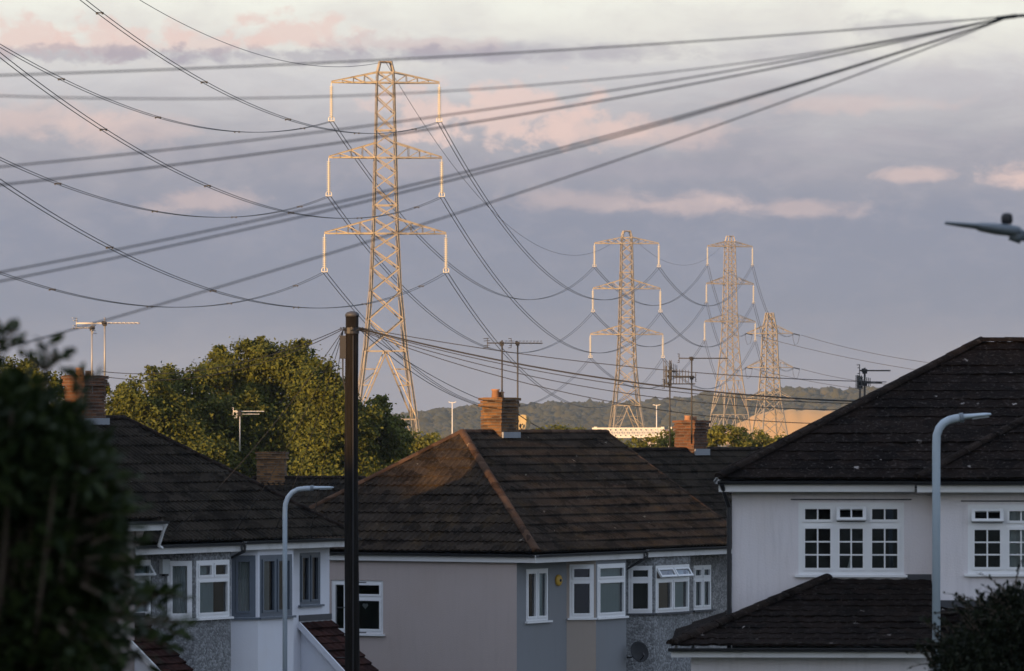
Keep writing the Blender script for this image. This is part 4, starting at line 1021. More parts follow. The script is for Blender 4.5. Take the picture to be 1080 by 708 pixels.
# ================================================================== street lamps
def swan_lamp(px, Y, ytop, pts_px, r, label, head_px, group='street lamps'):
    base = at(px, HY, Y); z0 = g1(base.x, Y)
    e = empty('street_lamp', (base.x, Y, z0), 0, label, 'street lamp', group)
    L = lambda p: at(p[0], p[1], Y) - Vector((base.x, Y, z0))
    cs = [L(p) for p in pts_px]
    mb = MB(); mb.tube([(0, 0, 0), (0, 0, 1.2)], r * 1.5, 14); mb.tube([(0, 0, 1.2), (0, 0, 1.3)], [r * 1.5, r], 14); mb.tube([(0, 0, 1.28)] + cs, r, 14); mb.build('column', M['lamp'], e, True)
    h0, h1 = L(head_px[0]), L(head_px[1]); d = (h1 - h0); hd_ = MB(); Ln_ = d.length; d.normalize(); up = Vector((-d.z, 0, d.x)); sd_ = Vector((0, 1, 0))
    secs = [(0, .6, .9), (.06, 1.0, 1.1), (.35, .8, 2.0), (.8, .6, 2.2), (1.0, .3, 1.2)]; vs = []
    for (k, hh_, ww) in secs:
        c = h0 + d * Ln_ * k
        for j in range(10): a = 2 * math.pi * j / 10; vs.append(c + up * hh_ * r * math.sin(a) * (0.9 if math.sin(a) > 0 else 0.6) + sd_ * ww * r * math.cos(a))
    fs = [(i*10+j, i*10+(j+1)%10, (i+1)*10+(j+1)%10, (i+1)*10+j) for i in range(4) for j in range(10)] + [tuple(range(9, -1, -1)), tuple(range(40, 50))]
    hd_.add(vs, fs); hd_.build('lamp_head', M['lamp'], e, True)
    ln_ = MB(); c0_ = h0 + d * Ln_ * .35 - up * r * .55; c1_ = h0 + d * Ln_ * .92 - up * r * .5
    ln_.beam(c0_, c1_, r * 2.2, r * .35); ln_.build('lens', M['lens'], e)
    jr = MB(); dj = (h1 - h0).normalized(); jr.tube([h0 - dj * .03, h0 + dj * .03], r * 1.18, 12); jr.build('joint_ring', M['lamp_dark'], e, True)
    dr = MB(); dr.box((-.06, -r * 1.56, .5), (.06, -r * 1.2, 1.0)); dr.build('access_door', M['lamp_dark'], e)
    return e
swan_lamp(300.5, 103, 514, [(300.5, 540), (301, 532), (303.5, 525), (308, 519.5), (314, 516.3), (322, 515.3), (330, 515)], .047, 'pale swan neck street lamp in front of the white and grey bays', ((329, 515), (352, 514.2)))
swan_lamp(987.5, 78, 437, [(987.5, 470), (988, 459), (990.5, 452), (995, 446.5), (1001, 443.2), (1008, 441.5), (1015, 440.6)], .061, 'pale blue swan neck street lamp in front of the cream house', ((1014, 440.7), (1045, 437)))
# lamp head on the near pole
lh = empty('street_lamp', at(1105, 250, 30), 0, 'dark lamp head on an arm reaching in from beyond the frame edge', 'street lamp', 'street lamps')
o_ = at(1105, 250, 30); L = lambda px, py: at(px, py, 30) - o_
arm = MB(); arm.tube([L(1146, 260), L(1098, 253), L(1070, 247)], .03, 8); arm.tube([L(1078, 250), L(1066, 246)], .042, 8); arm.build('arm', M['lamp_dark'], lh, True)
hd_ = MB(); secs = [(1076, 244, .026, .05), (1068, 243.6, .034, .08), (1050, 241.5, .034, .11), (1034, 239.5, .027, .11), (1029, 238.5, .018, .10), (1012, 236.9, .014, .09), (997, 235.3, .008, .06)]
vs = []
for (px, py, hh_, ww) in secs:
    c = L(px, py)
    for j in range(10): a = 2 * math.pi * j / 10; vs.append(c + Vector((0, ww * math.cos(a), hh_ * math.sin(a))))
hd_.add(vs, [(i*10+j, i*10+(j+1)%10, (i+1)*10+(j+1)%10, (i+1)*10+j) for i in range(len(secs)-1) for j in range(10)] + [tuple(range(9, -1, -1)), tuple(range(60, 70))]); hd_.build('lamp_head', M['lamp_dark'], lh, True)
ph = MB(); ph.lathe([(.026, 0), (.034, .015), (.034, .045), (.026, .06), (.01, .064)], L(1062, 236.5), 12); ph.build('photocell', M['plastic'], lh, True)

# ================================================================== pylons
GP = 'electricity pylons along the line'
def pylon_parts(root, steel):
    """a 49.5 m double-circuit suspension tower, arms along local x, base at z = 0"""
    lev = [(0, 4.15), (7.5, 3.45), (15.5, 2.35), (22.5, 1.72), (29.3, 1.42), (32.6, 1.32), (38.2, 1.20), (41.4, 1.12), (47.0, 1.0), (48.2, .93), (49.5, .62)]
    hw = lambda z: float(np.interp(z, [l[0] for l in lev], [l[1] for l in lev]))
    mb = MB()
    for sx in (-1, 1):
        for sy in (-1, 1):
            for (za, a), (zb, b) in zip(lev[:-1], lev[1:]):
                mb.angle((sx*a, sy*a, za), (sx*b, sy*b, zb), .33 if za < 22 else .27 if za < 40 else .22)
    # upper body: crossed bracing on every face
    zz = [15.5, 19.2, 22.5, 25.2, 27.4, 29.3, 31.0, 32.6, 34.6, 36.5, 38.2, 39.8, 41.4, 43.4, 45.3, 47.0, 48.2]
    for za, zb in zip(zz[:-1], zz[1:]):
        a, b = hw(za), hw(zb); wd = .14 if za < 30 else .12
        for s in (-1, 1):
            mb.angle((-a, s*a, za), (b, s*b, zb), wd); mb.angle((a, s*a, za), (-b, s*b, zb), wd)
            mb.angle((s*a, -a, za), (s*b, b, zb), wd); mb.angle((s*a, a, za), (s*b, -b, zb), wd)
    for z in (7.5, 15.5, 29.3, 32.6, 38.2, 41.4, 47.0, 48.2, 49.4):
        a = hw(z)
        for s in (-1, 1): mb.angle((-a, s*a, z), (a, s*a, z), .13); mb.angle((s*a, -a, z), (s*a, a, z), .13)
    # lower body: big inverted vees with secondary members
    for s in (-1, 1):
        for f in ((lambda u, z, s=s: (u, s*hw(z), z)), (lambda u, z, s=s: (s*hw(z), u, z))):
            mb.angle(f(-hw(7.5), 7.5), f(0, 15.5), .15); mb.angle(f(hw(7.5), 7.5), f(0, 15.5), .15)
            for k in (-1, 1):
                mb.angle(f(k*hw(11.5), 11.5), f(k*hw(7.5)*.5, 11.5), .10); mb.angle(f(k*hw(11.5), 11.5), f(k*1.2, 13.0), .10); mb.angle(f(k*hw(13.4), 13.4), f(k*hw(7.5)*.28, 13.4), .08)
                mb.angle(f(k*hw(0), 0.2), f(0, 7.5), .15); mb.angle(f(k*hw(3.8), 3.8), f(k*hw(0)*.5, 3.8), .10); mb.angle(f(k*hw(3.8), 3.8), f(k*hw(7.5)*.55, 7.5), .10)
    mb.box((-.66, -.66, 49.42), (.66, .66, 49.52))
    for sx in (-1, 1):
        for sy in (-1, 1): mb.box((sx*4.15 - .45, sy*4.15 - .45, -.6), (sx*4.15 + .45, sy*4.15 + .45, .25))
    mb.build('tower_body', steel, root)
    for (z, half, up) in ((47.0, 6.35, 1.25), (38.2, 6.65, 1.75), (29.3, 7.15, 1.75)):
        for s in (-1, 1):
            a = hw(z); b = hw(z + up); ar = MB(); tip = Vector((s*half, 0, z))
            for sy in (-1, 1):
                ar.angle((s*a, sy*a, z), tip, .17); ar.angle((s*b, sy*b, z + up), tip + Vector((0, 0, .12)), .15)
                for k in (.28, .52, .76):
                    lo = Vector((s*a, sy*a, z)).lerp(tip, k); hi = Vector((s*b, sy*b, z + up)).lerp(tip, k); ar.angle(lo, hi, .09)
                    lo2 = Vector((s*a, sy*a, z)).lerp(tip, k - .26); ar.angle(lo2, hi, .09)
            for k in (.28, .52, .76):
                l1 = Vector((s*a, -a, z)).lerp(tip, k); l2 = Vector((s*a, a, z)).lerp(tip, k); ar.angle(l1, l2, .08)
                l3 = Vector((s*a, a, z)).lerp(tip, k - .26); ar.angle(l1, l3, .08)
            ao = ar.build('crossarm', steel, root)
            ins = MB(); zt_ = z - .05; ln_ = 4.35; nd = 17
            prof = [(.05, -ln_)]
            for k in range(nd):
                zz_ = -ln_ + .35 + (ln_ - .65) * k / nd; prof += [(.08, zz_), (.27, zz_ + .03), (.23, zz_ + .09), (.08, zz_ + .14)]
            prof += [(.05, -.28), (.05, 0)]
            ins.lathe(prof, (s*half, 0, zt_), 8)
            for sy in (-1, 1): ins.tube([(s*half, sy*.0, zt_ - ln_ + .5), (s*half + .32*sy, 0, zt_ - ln_ + .25), (s*half + .32*sy, 0, zt_ - ln_ - .15)], .05, 5)
            ins.beam((s*half - .32, 0, zt_ - ln_ - .1), (s*half + .32, 0, zt_ - ln_ - .1), .1)
            ins.build('insulator_string', M['porcelain'], ao)
def attach(k, base, az, zs=1.0):
    side = -1 if k[0] == 'L' else 1
    if k == 'E': p = Vector((0, 0, 49.5 * zs))
    else:
        half, z = {'1': (6.35, 47.0), '2': (6.65, 38.2), '3': (7.15, 29.3)}[k[1]]; p = Vector((side * half, 0, (z - .05) * zs - 4.5))
    c, s = math.cos(az), math.sin(az); return Vector((base[0] + p.x * c, base[1] + p.x * s, base[2] + p.z))
def vpos(px, py_top, Y, h=49.5): p = at(px, py_top, Y); return Vector((p.x, Y, p.z - h))
P1 = vpos(406.5, 65, 612); P2 = vpos(661, 243.5, 1015); P3 = vpos(770, 249, 1300, 49.5 * 1.06); P0 = Vector((-49.19, 269.31, P1.z + 7.6))
AZ = [0.53, 0.10, 0.14, 0.45]
p1 = empty('electricity_pylon', P1, AZ[1], 'tall lattice pylon nearest the houses, rising behind the telegraph pole', 'pylon', GP); pylon_parts(p1, M['galv'])
def new_pylon(pos, az, label, zs=1.0):
    o = copy_tree(p1); o.location = pos; o.rotation_euler = (0, 0, az); o.scale = (1, 1, zs); o['label'] = label; return o
new_pylon(P2, AZ[2], 'smaller lattice pylon behind the white footbridge, second along the line')
new_pylon(P3, AZ[3], 'slim lattice pylon between the second pylon and the short one', 1.06)
new_pylon(P0, AZ[0], 'lattice pylon off beside the street, before the nearest one in view')
# short tension pylon of another line
P4 = vpos(812, 330, 1380, 32.5)
tp = empty('electricity_pylon', P4, 0.35, 'short tension pylon without hanging strings, in front of the orange field', 'pylon', GP)
def short_pylon(root, steel):
    lev = [(0, 3.6), (9.5, 2.3), (19, 1.75), (28, 1.45), (32.5, .75)]; hw = lambda z: float(np.interp(z, [l[0] for l in lev], [l[1] for l in lev])); mb = MB()
    for sx in (-1, 1):
        for sy in (-1, 1):
            for (za, a), (zb, b) in zip(lev[:-1], lev[1:]): mb.angle((sx*a, sy*a, za), (sx*b, sy*b, zb), .42)
    zz = [0.2, 5, 9.5, 12, 14.3, 16.6, 19, 21.2, 23.4, 25.6, 28, 30.2, 32.3]
    for za, zb in zip(zz[:-1], zz[1:]):
        a, b = hw(za), hw(zb)
        for s in (-1, 1):
            mb.angle((-a, s*a, za), (b, s*b, zb), .2); mb.angle((a, s*a, za), (-b, s*b, zb), .2); mb.angle((s*a, -a, za), (s*b, b, zb), .2); mb.angle((s*a, a, za), (s*b, -b, zb), .2)
    for z in (9.5, 18, 27, 32.4):
        a = hw(z)
        for s in (-1, 1): mb.angle((-a, s*a, z), (a, s*a, z), .2); mb.angle((s*a, -a, z), (s*a, a, z), .2)
    mb.build('tower_body', steel, root)
    for (z, half) in ((27.0, 6.8), (18.0, 6.8), (9.5, 7.3)):
        for s in (-1, 1):
            ar = MB(); a = hw(z); b = hw(z + 2.2); tip = Vector((s*half, 0, z))
            for sy in (-1, 1):
                ar.angle((s*a, sy*a, z), tip, .2); ar.angle((s*b, sy*b, z + 2.2), tip, .2)
                for k in (.35, .65): ar.angle(Vector((s*a, sy*a, z)).lerp(tip, k), Vector((s*b, sy*b, z + 2.2)).lerp(tip, k), .12)
            ao = ar.build('crossarm', steel, root)
            ins = MB(); ins.tube([tip, tip + Vector((2.1, .8, -.35))], .16, 6); ins.tube([tip, tip + Vector((-1.0, -1.8, -.4))], .16, 6)
            ins.tube([tip + Vector((2.1, .8, -.35)), tip + Vector((1.2, 0, -2.6)), tip + Vector((0, -.8, -3.0)), tip + Vector((-.8, -1.6, -1.6)), tip + Vector((-1.0, -1.8, -.4))], .05, 5)
            ins.build('tension_string', M['wire'], ao)
short_pylon(tp, M['galv2'])

# conductors
GC = 'power line conductors'
names = {'L1': 'top', 'L2': 'middle', 'L3': 'lowest', 'R1': 'top', 'R2': 'middle', 'R3': 'lowest'}
def twin(a, b, sag, r, label, spacers=0, n=60, gap=.45):
    e = empty('conductor_pair', a, 0, label, 'power cable', GC)
    a = Vector(a); b = Vector(b); d = (b - a); side = Vector((d.y, -d.x, 0)).normalized() * gap / 2
    mb = MB()
    for s in (-1, 1): mb.tube([p + side * s - e.location for p in catenary(a, b, sag, n)], r, 5)
    mb.build('conductor', M['wire'], e, True)
    for k in range(spacers):
        t_ = (k + .5) / spacers; c = a.lerp(b, t_) - Vector((0, 0, 4 * sag * t_ * (1 - t_))) - e.location
        sp = MB(); sp.beam(c - side * 1.0, c + side * 1.0, .08, .09); 
        for s in (-1, 1): sp.box(tuple(c + side * s - Vector((.07, .1, .12))), tuple(c + side * s + Vector((.07, .1, .06))))
        sp.build('spacer', M['wire'], e)
for k in ('L1', 'R1', 'L2', 'R2', 'L3', 'R3'):
    nm = names[k]; sd_ = 'left-hand' if k[0] == 'L' else 'right-hand'
    twin(attach(k, P1, AZ[1]), attach(k, P0, AZ[0]), 10.6, .034, f'twin cables rising out of frame from nearest pylon, {nm} {sd_} arm', 7)
    twin(attach(k, P1, AZ[1]), attach(k, P2, AZ[2]), 12.6, .045, f'twin cables sagging from nearest pylon to second, {nm} {sd_} arm')
    twin(attach(k, P2, AZ[2]), attach(k, P3, AZ[3], 1.06), 8.8, .055, f'twin cables sagging from second pylon to slim one, {nm} {sd_} arm')
    end = {'1': 27.0, '2': 18.0, '3': 9.5}[k[1]]; hx_ = (6.8 if end > 10 else 7.3) * (-1 if k[0] == 'L' else 1)
    twin(attach(k, P3, AZ[3], 1.06), P4 + Vector((hx_ * math.cos(.35), hx_ * math.sin(.35), end)), 6.5, .05, f'twin cables dropping from slim pylon to short one, {nm} {sd_} arm', 0, 30)
for (A, B_, sag, lab) in ((attach('E', P1, 0), attach('E', P0, 0), 10.5, 'thin earth wire rising out of the picture from the nearest pylon peak'),
                          (attach('E', P1, 0), attach('E', P2, 0), 12.1, 'thin earth wire from the nearest pylon peak sagging to the second pylon'),
                          (attach('E', P2, 0), attach('E', P3, 0, 1.06), 7.0, 'thin earth wire between the second pylon peak and the slim one')):
    wire('earth_wire', catenary(A, B_, sag, 60), .03, M['wire'], lab, 'power cable', GC)
for i, (z, half, ends_) in enumerate(((27.0, 6.8, ((990, 384), (985, 393))), (18.0, 6.8, ((960, 407), (950, 415))), (9.5, 7.3, ((950, 431), (945, 436))))):
    for s in (1, -1):
        tip = P4 + Vector((s * half * math.cos(.35), s * half * math.sin(.35), z)) + Vector((2.1, .8, -.35))
        e_ = ends_[0 if s == 1 else 1]; lv = ('top', 'middle', 'lowest')[i]
        wire('conductor', catenary(tip, at(e_[0], e_[1], 1250), .8, 30), .07, M['wire'], f'dark cable from short pylon {lv} arm to behind cream house, {"upper" if s == 1 else "lower"} of pair', 'power cable', GC)
# ================================================================== television aerials
def aerial(name_label, base, ztop, booms, clamp=None, mast_r=.02, mat='aerial', group='television aerials on the chimneys'):
    """base: foot of the mast; booms: (z, dir angle deg, back length, fore length, kind, element half length)"""
    base = Vector(base); e = empty('tv_aerial', base, 0, name_label, 'tv aerial', group)
    mb = MB(); h = ztop - base.z; mb.tube([(0, 0, 0), (0, 0, h)], mast_r, 8); mb.build('mast', M[mat], e, True)
    for (z, deg, back, fore, kind, el) in booms:
        d = Vector((math.cos(R(deg)), math.sin(R(deg)), 0)); sd_ = Vector((-d.y, d.x, 0)); up = Vector((0, 0, 1)); c = Vector((0, 0, z - base.z))
        v = sd_ if 'h' in kind else up
        bm_ = MB(); bm_.beam(c - d * back, c + d * fore, .028); bo = bm_.build('boom', M[mat], e)
        em = MB(); n = max(4, int(fore / .085))
        for k in range(n):
            p = c + d * (.10 + (fore - .12) * k / (n - 1)); L_ = el * (1 - .3 * k / n)
            em.tube([p - v * L_, p + v * L_], .009, 5)
            if 'x' in kind: u2 = (v + d * .5).normalized(); em.tube([p - v * L_ * .5 + up * .05, p + v * L_ * .5 + up * .05], .008, 5)
        em.build('director', M[mat], bo)
        dm = MB(); p = c - d * .02; dm.box(tuple(p - Vector((.04, .03, .03))), tuple(p + Vector((.04, .03, .04))))
        dm.tube([p - v * el * 1.25 + d*.0, p - v * el * 1.25 + d * .05, p + v * el * 1.25 + d * .05, p + v * el * 1.25, p - v * el * 1.25], .010, 5); dm.build('dipole', M['plastic'], bo)
        rf_ = MB(); p = c - d * back
        w2 = up if 'h' in kind else sd_
        for k in (-2, -1, 1, 2): q_ = p + w2 * .055 * k - d * .015 * abs(k); rf_.tube([q_ - v * el * 1.35, q_ + v * el * 1.35], .009, 5)
        rf_.beam(p - w2 * .12, p + w2 * .12, .016); rf_.build('reflector', M[mat], bo)
        bk_ = MB(); bk_.box((-.045, -.045, c.z - .06), (.045, .045, c.z + .03)); bk_.build('bracket', M['plastic'], bo)
    return e
# lit chimney, two masts
aerial('slim mast aerial beside the taller one over the lit chimney', at(97, 416, 110.3), at(97, 345, 110.3).z, [(at(97, 346, 110.3).z, 172, .02, .36, 'h', .16)], mast_r=.018)
aerial('tall mast aerial with a long boom over the lit chimney', at(110.5, 420, 111.2), at(110, 335, 111.2).z, [(at(110, 341, 111.2).z, -8, .62, .76, 'h', .17)])
aerial('aerial with a boxy reflector and long boom, on the brown house chimney', at(529.5, 448, 125.2), at(529, 359, 125.2).z, [(at(529, 362, 125.2).z, 12, .36, .98, 'hx', .24)], mat='aerial_dark')
aerial('slender twin mast aerial just beyond the brown house chimney', at(546, 470, 126.2), at(546, 364, 126.2).z, [(at(546, 362, 126.2).z, 8, .16, .52, 'h', .16)], mat='aerial_dark')
aerial('aerial with long boom above the red brick chimney', at(729.5, 468, 132.6), at(729.5, 377, 132.6).z, [(at(729, 378, 132.6).z, 2, .32, .92, 'h', .14), (at(729, 398, 132.6).z, 178, .1, .45, 'h', .20)], mat='aerial_dark')
aerial('thin pole with several stacked aerials beside the red brick chimney', at(706.5, 480, 135), at(706.5, 384, 135).z, [(at(706, 397, 135).z, 20, .10, .62, 'v', .2), (at(706, 405, 135).z, 5, .14, .66, 'h', .2), (at(706, 392, 135).z, 60, .1, .4, 'v', .22)], mat='aerial_dark')
aerial('grid aerial peeping over the cream house roof slope', at(912, 440, 101), at(912, 388, 101).z, [(at(912, 391, 101).z, 3, .10, .50, 'h', .13), (at(912, 404, 101).z, 10, .05, .34, 'h', .12)], mat='aerial_dark')
aerial('second small aerial beside the roof slope, its boom pointing away', at(907, 440, 102), at(907, 397, 102).z, [(at(907, 403, 102).z, 6, .03, .22, 'v', .10)], mat='aerial_dark')
aerial('pale horizontal aerial against the sunlit trees', at(253, 476, 161), at(253, 433, 161).z, [(at(253, 434, 161).z, 4, .2, .75, 'h', .3), (at(253, 437, 161).z, 10, .1, .6, 'h', .25)], mat='steel_white', mast_r=.018)

# tan dish behind the chimney
dish(at(551.5, 447, 126.8), (-0.35, -0.9, 0.25), 0.215, M['dish_tan'], 'round tan dish beyond the brown house chimney', Vector((-.1, .1, -.2)))

# ================================================================== far structures
fb = empty('footbridge', at(670, 457, 960), R(3), 'pale steel lattice footbridge low in front of the hills', 'footbridge')
o_ = at(670, 457, 960); S_ = 960 / F
mb = MB(); x0, x1 = -45 * S_, 30 * S_; zt_, zb_ = 5.0 * S_, -4.0 * S_
for yy in (-1.2, 1.2):
    mb.beam((x0, yy, zt_), (x1, yy, zt_), .3); mb.beam((x0, yy, zb_), (x1, yy, zb_), .35)
    n = 14
    for k in range(n):
        xa, xb_ = x0 + (x1 - x0) * k / n, x0 + (x1 - x0) * (k + 1) / n
        mb.beam((xa, yy, zb_), (xb_, yy, zt_), .18); mb.beam((xb_, yy, zb_), (xa, yy, zt_), .18); mb.beam((xb_, yy, zb_), (xb_, yy, zt_), .15)
mb.build('truss', M['steel_white'], fb)
mb = MB(); mb.box((x0, -1.1, zb_ - .1), (x1, 1.1, zb_ + .1)); mb.build('deck', M['steel_white'], fb)
mb = MB(); zg = g1(0, 960) - o_.z
for xx in (x0 + .5, x1 - .2, x1 + 1.2):
    for yy in (-1, 1): mb.beam((xx, yy, zg), (xx, yy, zt_ + .3), .4)
mb.build('pier', M['steel_white'], fb)
mb = MB(); mb.box((x1, -1.2, zb_ - .1), (x1 + 8 * S_, 1.2, zb_ + .3)); mb.build('stair_landing', M['steel_white'], fb)
sh = empty('warehouse', at(700, 462, 1100), 0, 'long low shed with terracotta roof beyond the footbridge', 'warehouse')
S_ = 1100 / F; mb = MB(); zg = g1(0, 1100) - at(700, 462, 1100).z; mb.box((-22 * S_, 0, zg), (16 * S_, 9, 5 * S_)); mb.build('wall', M['tan'], sh)
mb = MB(); mb.prism([(-23 * S_, -.6, 5 * S_), (-23 * S_, 9.6, 5 * S_), (-23 * S_, 4.5, 9 * S_)], (40 * S_, 0, 0)); mb.build('roof', M['terracotta'], sh)
for (px, y0, y1, Y, lab) in ((477, 462, 424, 500, 'thin pale lamp column standing beyond the sunlit roof hip'), (692.5, 462, 427, 900, 'thin pale lamp column rising above the footbridge')):
    b_ = at(px, y0, Y); zg = g1(b_.x, Y); e = empty('lamp_column', (b_.x, Y, zg), 0, lab, 'lamp column', 'distant lamp columns'); h = at(px, y1, Y).z - zg
    s_ = Y / F; mb = MB(); mb.tube([(0, 0, 0), (0, 0, h)], [.75 * s_, .5 * s_], 8); mb.build('column', M['steel_white'], e, True)
    mb = MB(); mb.beam((-4 * s_, 0, h), (-.5 * s_, 0, h - .1), .9 * s_, .6 * s_); mb.beam((.5 * s_, 0, h - .1), (4 * s_, 0, h), .9 * s_, .6 * s_); mb.build('lamp_head', M['steel_white'], e)

# ================================================================== trees
def leaf_quads(P, Nn, size, asp=0.6, tilt=0.7):
    """one bent quad leaf per point, roughly facing Nn"""
    n = len(P); d = Nn + rng.normal(0, tilt, (n, 3)); d /= np.linalg.norm(d, axis=1)[:, None] + 1e-9
    r = rng.normal(0, 1, (n, 3)); a = np.cross(d, r); a /= np.linalg.norm(a, axis=1)[:, None] + 1e-9; b = np.cross(d, a)
    s = (size * rng.uniform(.65, 1.35, n))[:, None]
    V_ = np.stack([P - a * s * .5, P - b * s * asp * .5 + d * s * .10, P + a * s * .5, P + b * s * asp * .5 + d * s * .10], 1)
    return V_.reshape(-1, 3), np.arange(n * 4).reshape(n, 4)
def lobe_points(c, r, dens, squash=0.85, spread=0.22, cl=None):
    """clustered points on and inside a lobe"""
    ncl = cl or int(10 + 16 * r * r / (1 + .25 * r)); ncl = max(ncl, 14)
    u = rng.normal(0, 1, (ncl, 3)); u /= np.linalg.norm(u, axis=1)[:, None]
    rad = r * rng.uniform(.45, 1.08, ncl) ** .7; cc = u * rad[:, None] * np.array([1, 1, squash])
    m = max(8, int(dens * r * r / ncl)); P = cc[:, None, :] + rng.normal(0, spread * min(r, 2.2), (ncl, m, 3)) * np.array([1, 1, .75]); Nn = np.repeat(u[:, None, :], m, 1) + np.array([0, 0, .35])
    return P.reshape(-1, 3) + np.array(c), Nn.reshape(-1, 3)
def tree(name, base, lobes, leaf, dens, mat, label, cat, group=None, trunk_r=.25, tilt=.7, spread=.22):
    """base on the ground; lobes = list of (centre relative to base, radius)"""
    e = empty(name, base, 0, label, cat, group)
    Ps, Ns = zip(*[lobe_points(c, r, dens, spread=spread) for c, r in lobes]); P = np.concatenate(Ps); Nn = np.concatenate(Ns)
    V_, F_ = leaf_quads(P, Nn, leaf, tilt=tilt); np_mesh('crown', V_, F_, mat, e)
    mb = MB(); top = max(c[2] for c, r in lobes); cx_ = np.mean([c[0] for c, r in lobes]); cy_ = np.mean([c[1] for c, r in lobes])
    fork = Vector((cx_ * .3, cy_ * .3, top * .35)); mb.tube([(0, 0, -.2), (0, 0, top * .12), fork], [trunk_r * 1.25, trunk_r, trunk_r * .8], 9)
    rmax = max(r for c, r in lobes)
    for c, r in lobes:
        if r < .5 * rmax: continue
        c = Vector(c); m1 = fork.lerp(c, .5) + Vector((0, 0, r * .15)); mb.tube([fork, m1, c], [trunk_r * .45, trunk_r * .3, trunk_r * .1], 6)
        for k in range(3):
            u = Vector(rng.normal(0, 1, 3)).normalized(); mb.tube([m1.lerp(c, .6), c + u * r * .75], [trunk_r * .12, trunk_r * .04], 5)
    mb.build('trunk', M['bark'], e)
    return e
def px_tree(name, Y, lobes_px, leaf, dens, mat, label, cat, group=None, depth=2.5, trunk_r=.3, spread=.22, sat=0):
    s = Y / F; cx_ = np.mean([l[0] for l in lobes_px]); bx_ = (cx_ - 540) * s; zb = g1(bx_, Y); L_ = []
    for (px, py, rp) in lobes_px:
        p = at(px, py, Y); yd = float(rng.uniform(-depth, depth)); L_.append(((p.x - bx_, yd, p.z - zb), rp * s))
        for _ in range(sat):
            u = rng.normal(0, 1, 3); u[1] = -abs(u[1]) * .8; u[2] = u[2] * .8 + .25; u /= np.linalg.norm(u); q = u * rp * s * rng.uniform(.85, 1.15)
            L_.append(((p.x - bx_ + q[0], yd + q[1], p.z - zb + q[2]), rp * s * rng.uniform(.22, .42)))
    return tree(name, (bx_, Y, zb), L_, leaf, dens, mat, label, cat, group, trunk_r, spread=spread)
GT = 'broad trees behind the rooftops'
px_tree('oak_tree', 262, [(140, 432, 20), (158, 420, 26), (190, 409, 26), (132, 462, 28), (170, 455, 40), (205, 440, 36), (150, 500, 40), (205, 490, 45)], .19, 2300, M['oak'], 'sunlit golden green tree whose crown rises beside the left chimney', 'tree', GT, 3.6, sat=4)
px_tree('oak_tree', 268, [(232, 395, 24), (262, 383, 22), (285, 384, 22), (312, 388, 24), (250, 425, 40), (300, 420, 42), (270, 462, 48), (320, 465, 40), (255, 505, 45), (310, 505, 45)], .19, 2300, M['oak'], 'tallest sunlit broad tree behind the squat chimney and pale aerial', 'tree', GT, 3.6, sat=4)
px_tree('oak_tree', 256, [(338, 402, 22), (356, 418, 24), (375, 442, 24), (398, 440, 20), (416, 458, 16), (350, 455, 36), (392, 470, 30), (360, 495, 40), (405, 492, 26)], .19, 2300, M['oak'], 'sunlit tree straddling the telegraph pole, at the pylon foot', 'tree', GT, 3.6, sat=4)
px_tree('oak_tree', 185, [(10, 402, 24), (42, 405, 20), (62, 408, 14), (-20, 410, 35), (113, 412, 9), (20, 440, 40), (60, 440, 28)], .15, 2300, M['oak'], 'sunlit tree glimpsed between the dark sprigs and the lit chimney', 'tree', GT, 3.6, sat=4)
GB = 'sunlit bushes beyond the ridge line'
for (Y, lob, lab) in [
    (300, [(438, 470, 12), (455, 474, 14), (428, 482, 16), (470, 484, 14)], 'yellow green bush at the foot of the nearest pylon'),
    (320, [(478, 470, 8), (468, 474, 9), (490, 476, 8)], 'small olive bush beside the roof apex'),
    (300, [(572, 462, 9), (590, 459, 9), (608, 461, 9), (560, 466, 8)], 'low bright bush beyond the tan dish'),
    (310, [(655, 473, 9), (672, 472, 9), (690, 471, 9), (640, 475, 9)], 'low bush below the pale footbridge'),
    (300, [(706, 466, 11), (722, 470, 10)], 'small bush tucked behind the red brick chimney'),
    (290, [(756, 461, 10), (768, 458, 9), (782, 464, 10), (748, 468, 10)], 'bright green bush beside the red brick chimney'),
    (315, [(800, 466, 10), (816, 468, 9), (790, 470, 10), (832, 472, 9)], 'low bush below the short pylon, touching the dark roof')]:
    px_tree('bush', Y, [(a, b - 1, c * 1.15) for a, b, c in lob], .20, 1500, M['bush'], lab, 'bush', GB, 1.0, .1, .25)
# a row of unseen tall trees, added out to the side to shade the houses
GR = 'unseen trees added to shade the houses'
row_lobes = [((float(rng.uniform(-2.2, 2.2)), float(rng.uniform(-2.6, 2.6)), float(z)), float(r_)) for z, r_ in [(1.5, 2.1), (2.4, 2.5), (3.4, 2.6), (5.2, 2.6), (6.0, 2.8), (7.4, 3.0), (8.6, 2.8), (9.6, 2.5), (10.6, 2.2), (6.6, 2.9), (4.6, 2.6), (11.6, 1.7), (8.0, 2.8)]]
row0 = tree('added_shade_tree', (-47, 0, g1(-47, 0)), row_lobes, .62, 330, M['row'], 'unseen tall leafy tree added in a row to cast shade', 'tree', GR, .3, .7, .3)
ROW = [(-70, 1.22), (-60, 1.25), (-50, 1.22), (-41, 1.25), (-33, 1.24), (-25, 1.24), (-18, 1.22), (-11, 1.24), (-4, 1.22), (3, 1.24), (10, 1.22), (17, 1.24), (24, 1.20), (31, 1.10), (37.5, .96),
       (44, .84), (50, .80), (57, .76), (64.5, .79), (70, .89), (76, .95), (83, 1.0), (90, 1.10), (97, 1.12), (104, 1.12), (111, 1.08), (118, .98), (126, .96), (134, .94), (142, .92), (150, .9), (158, .88)]
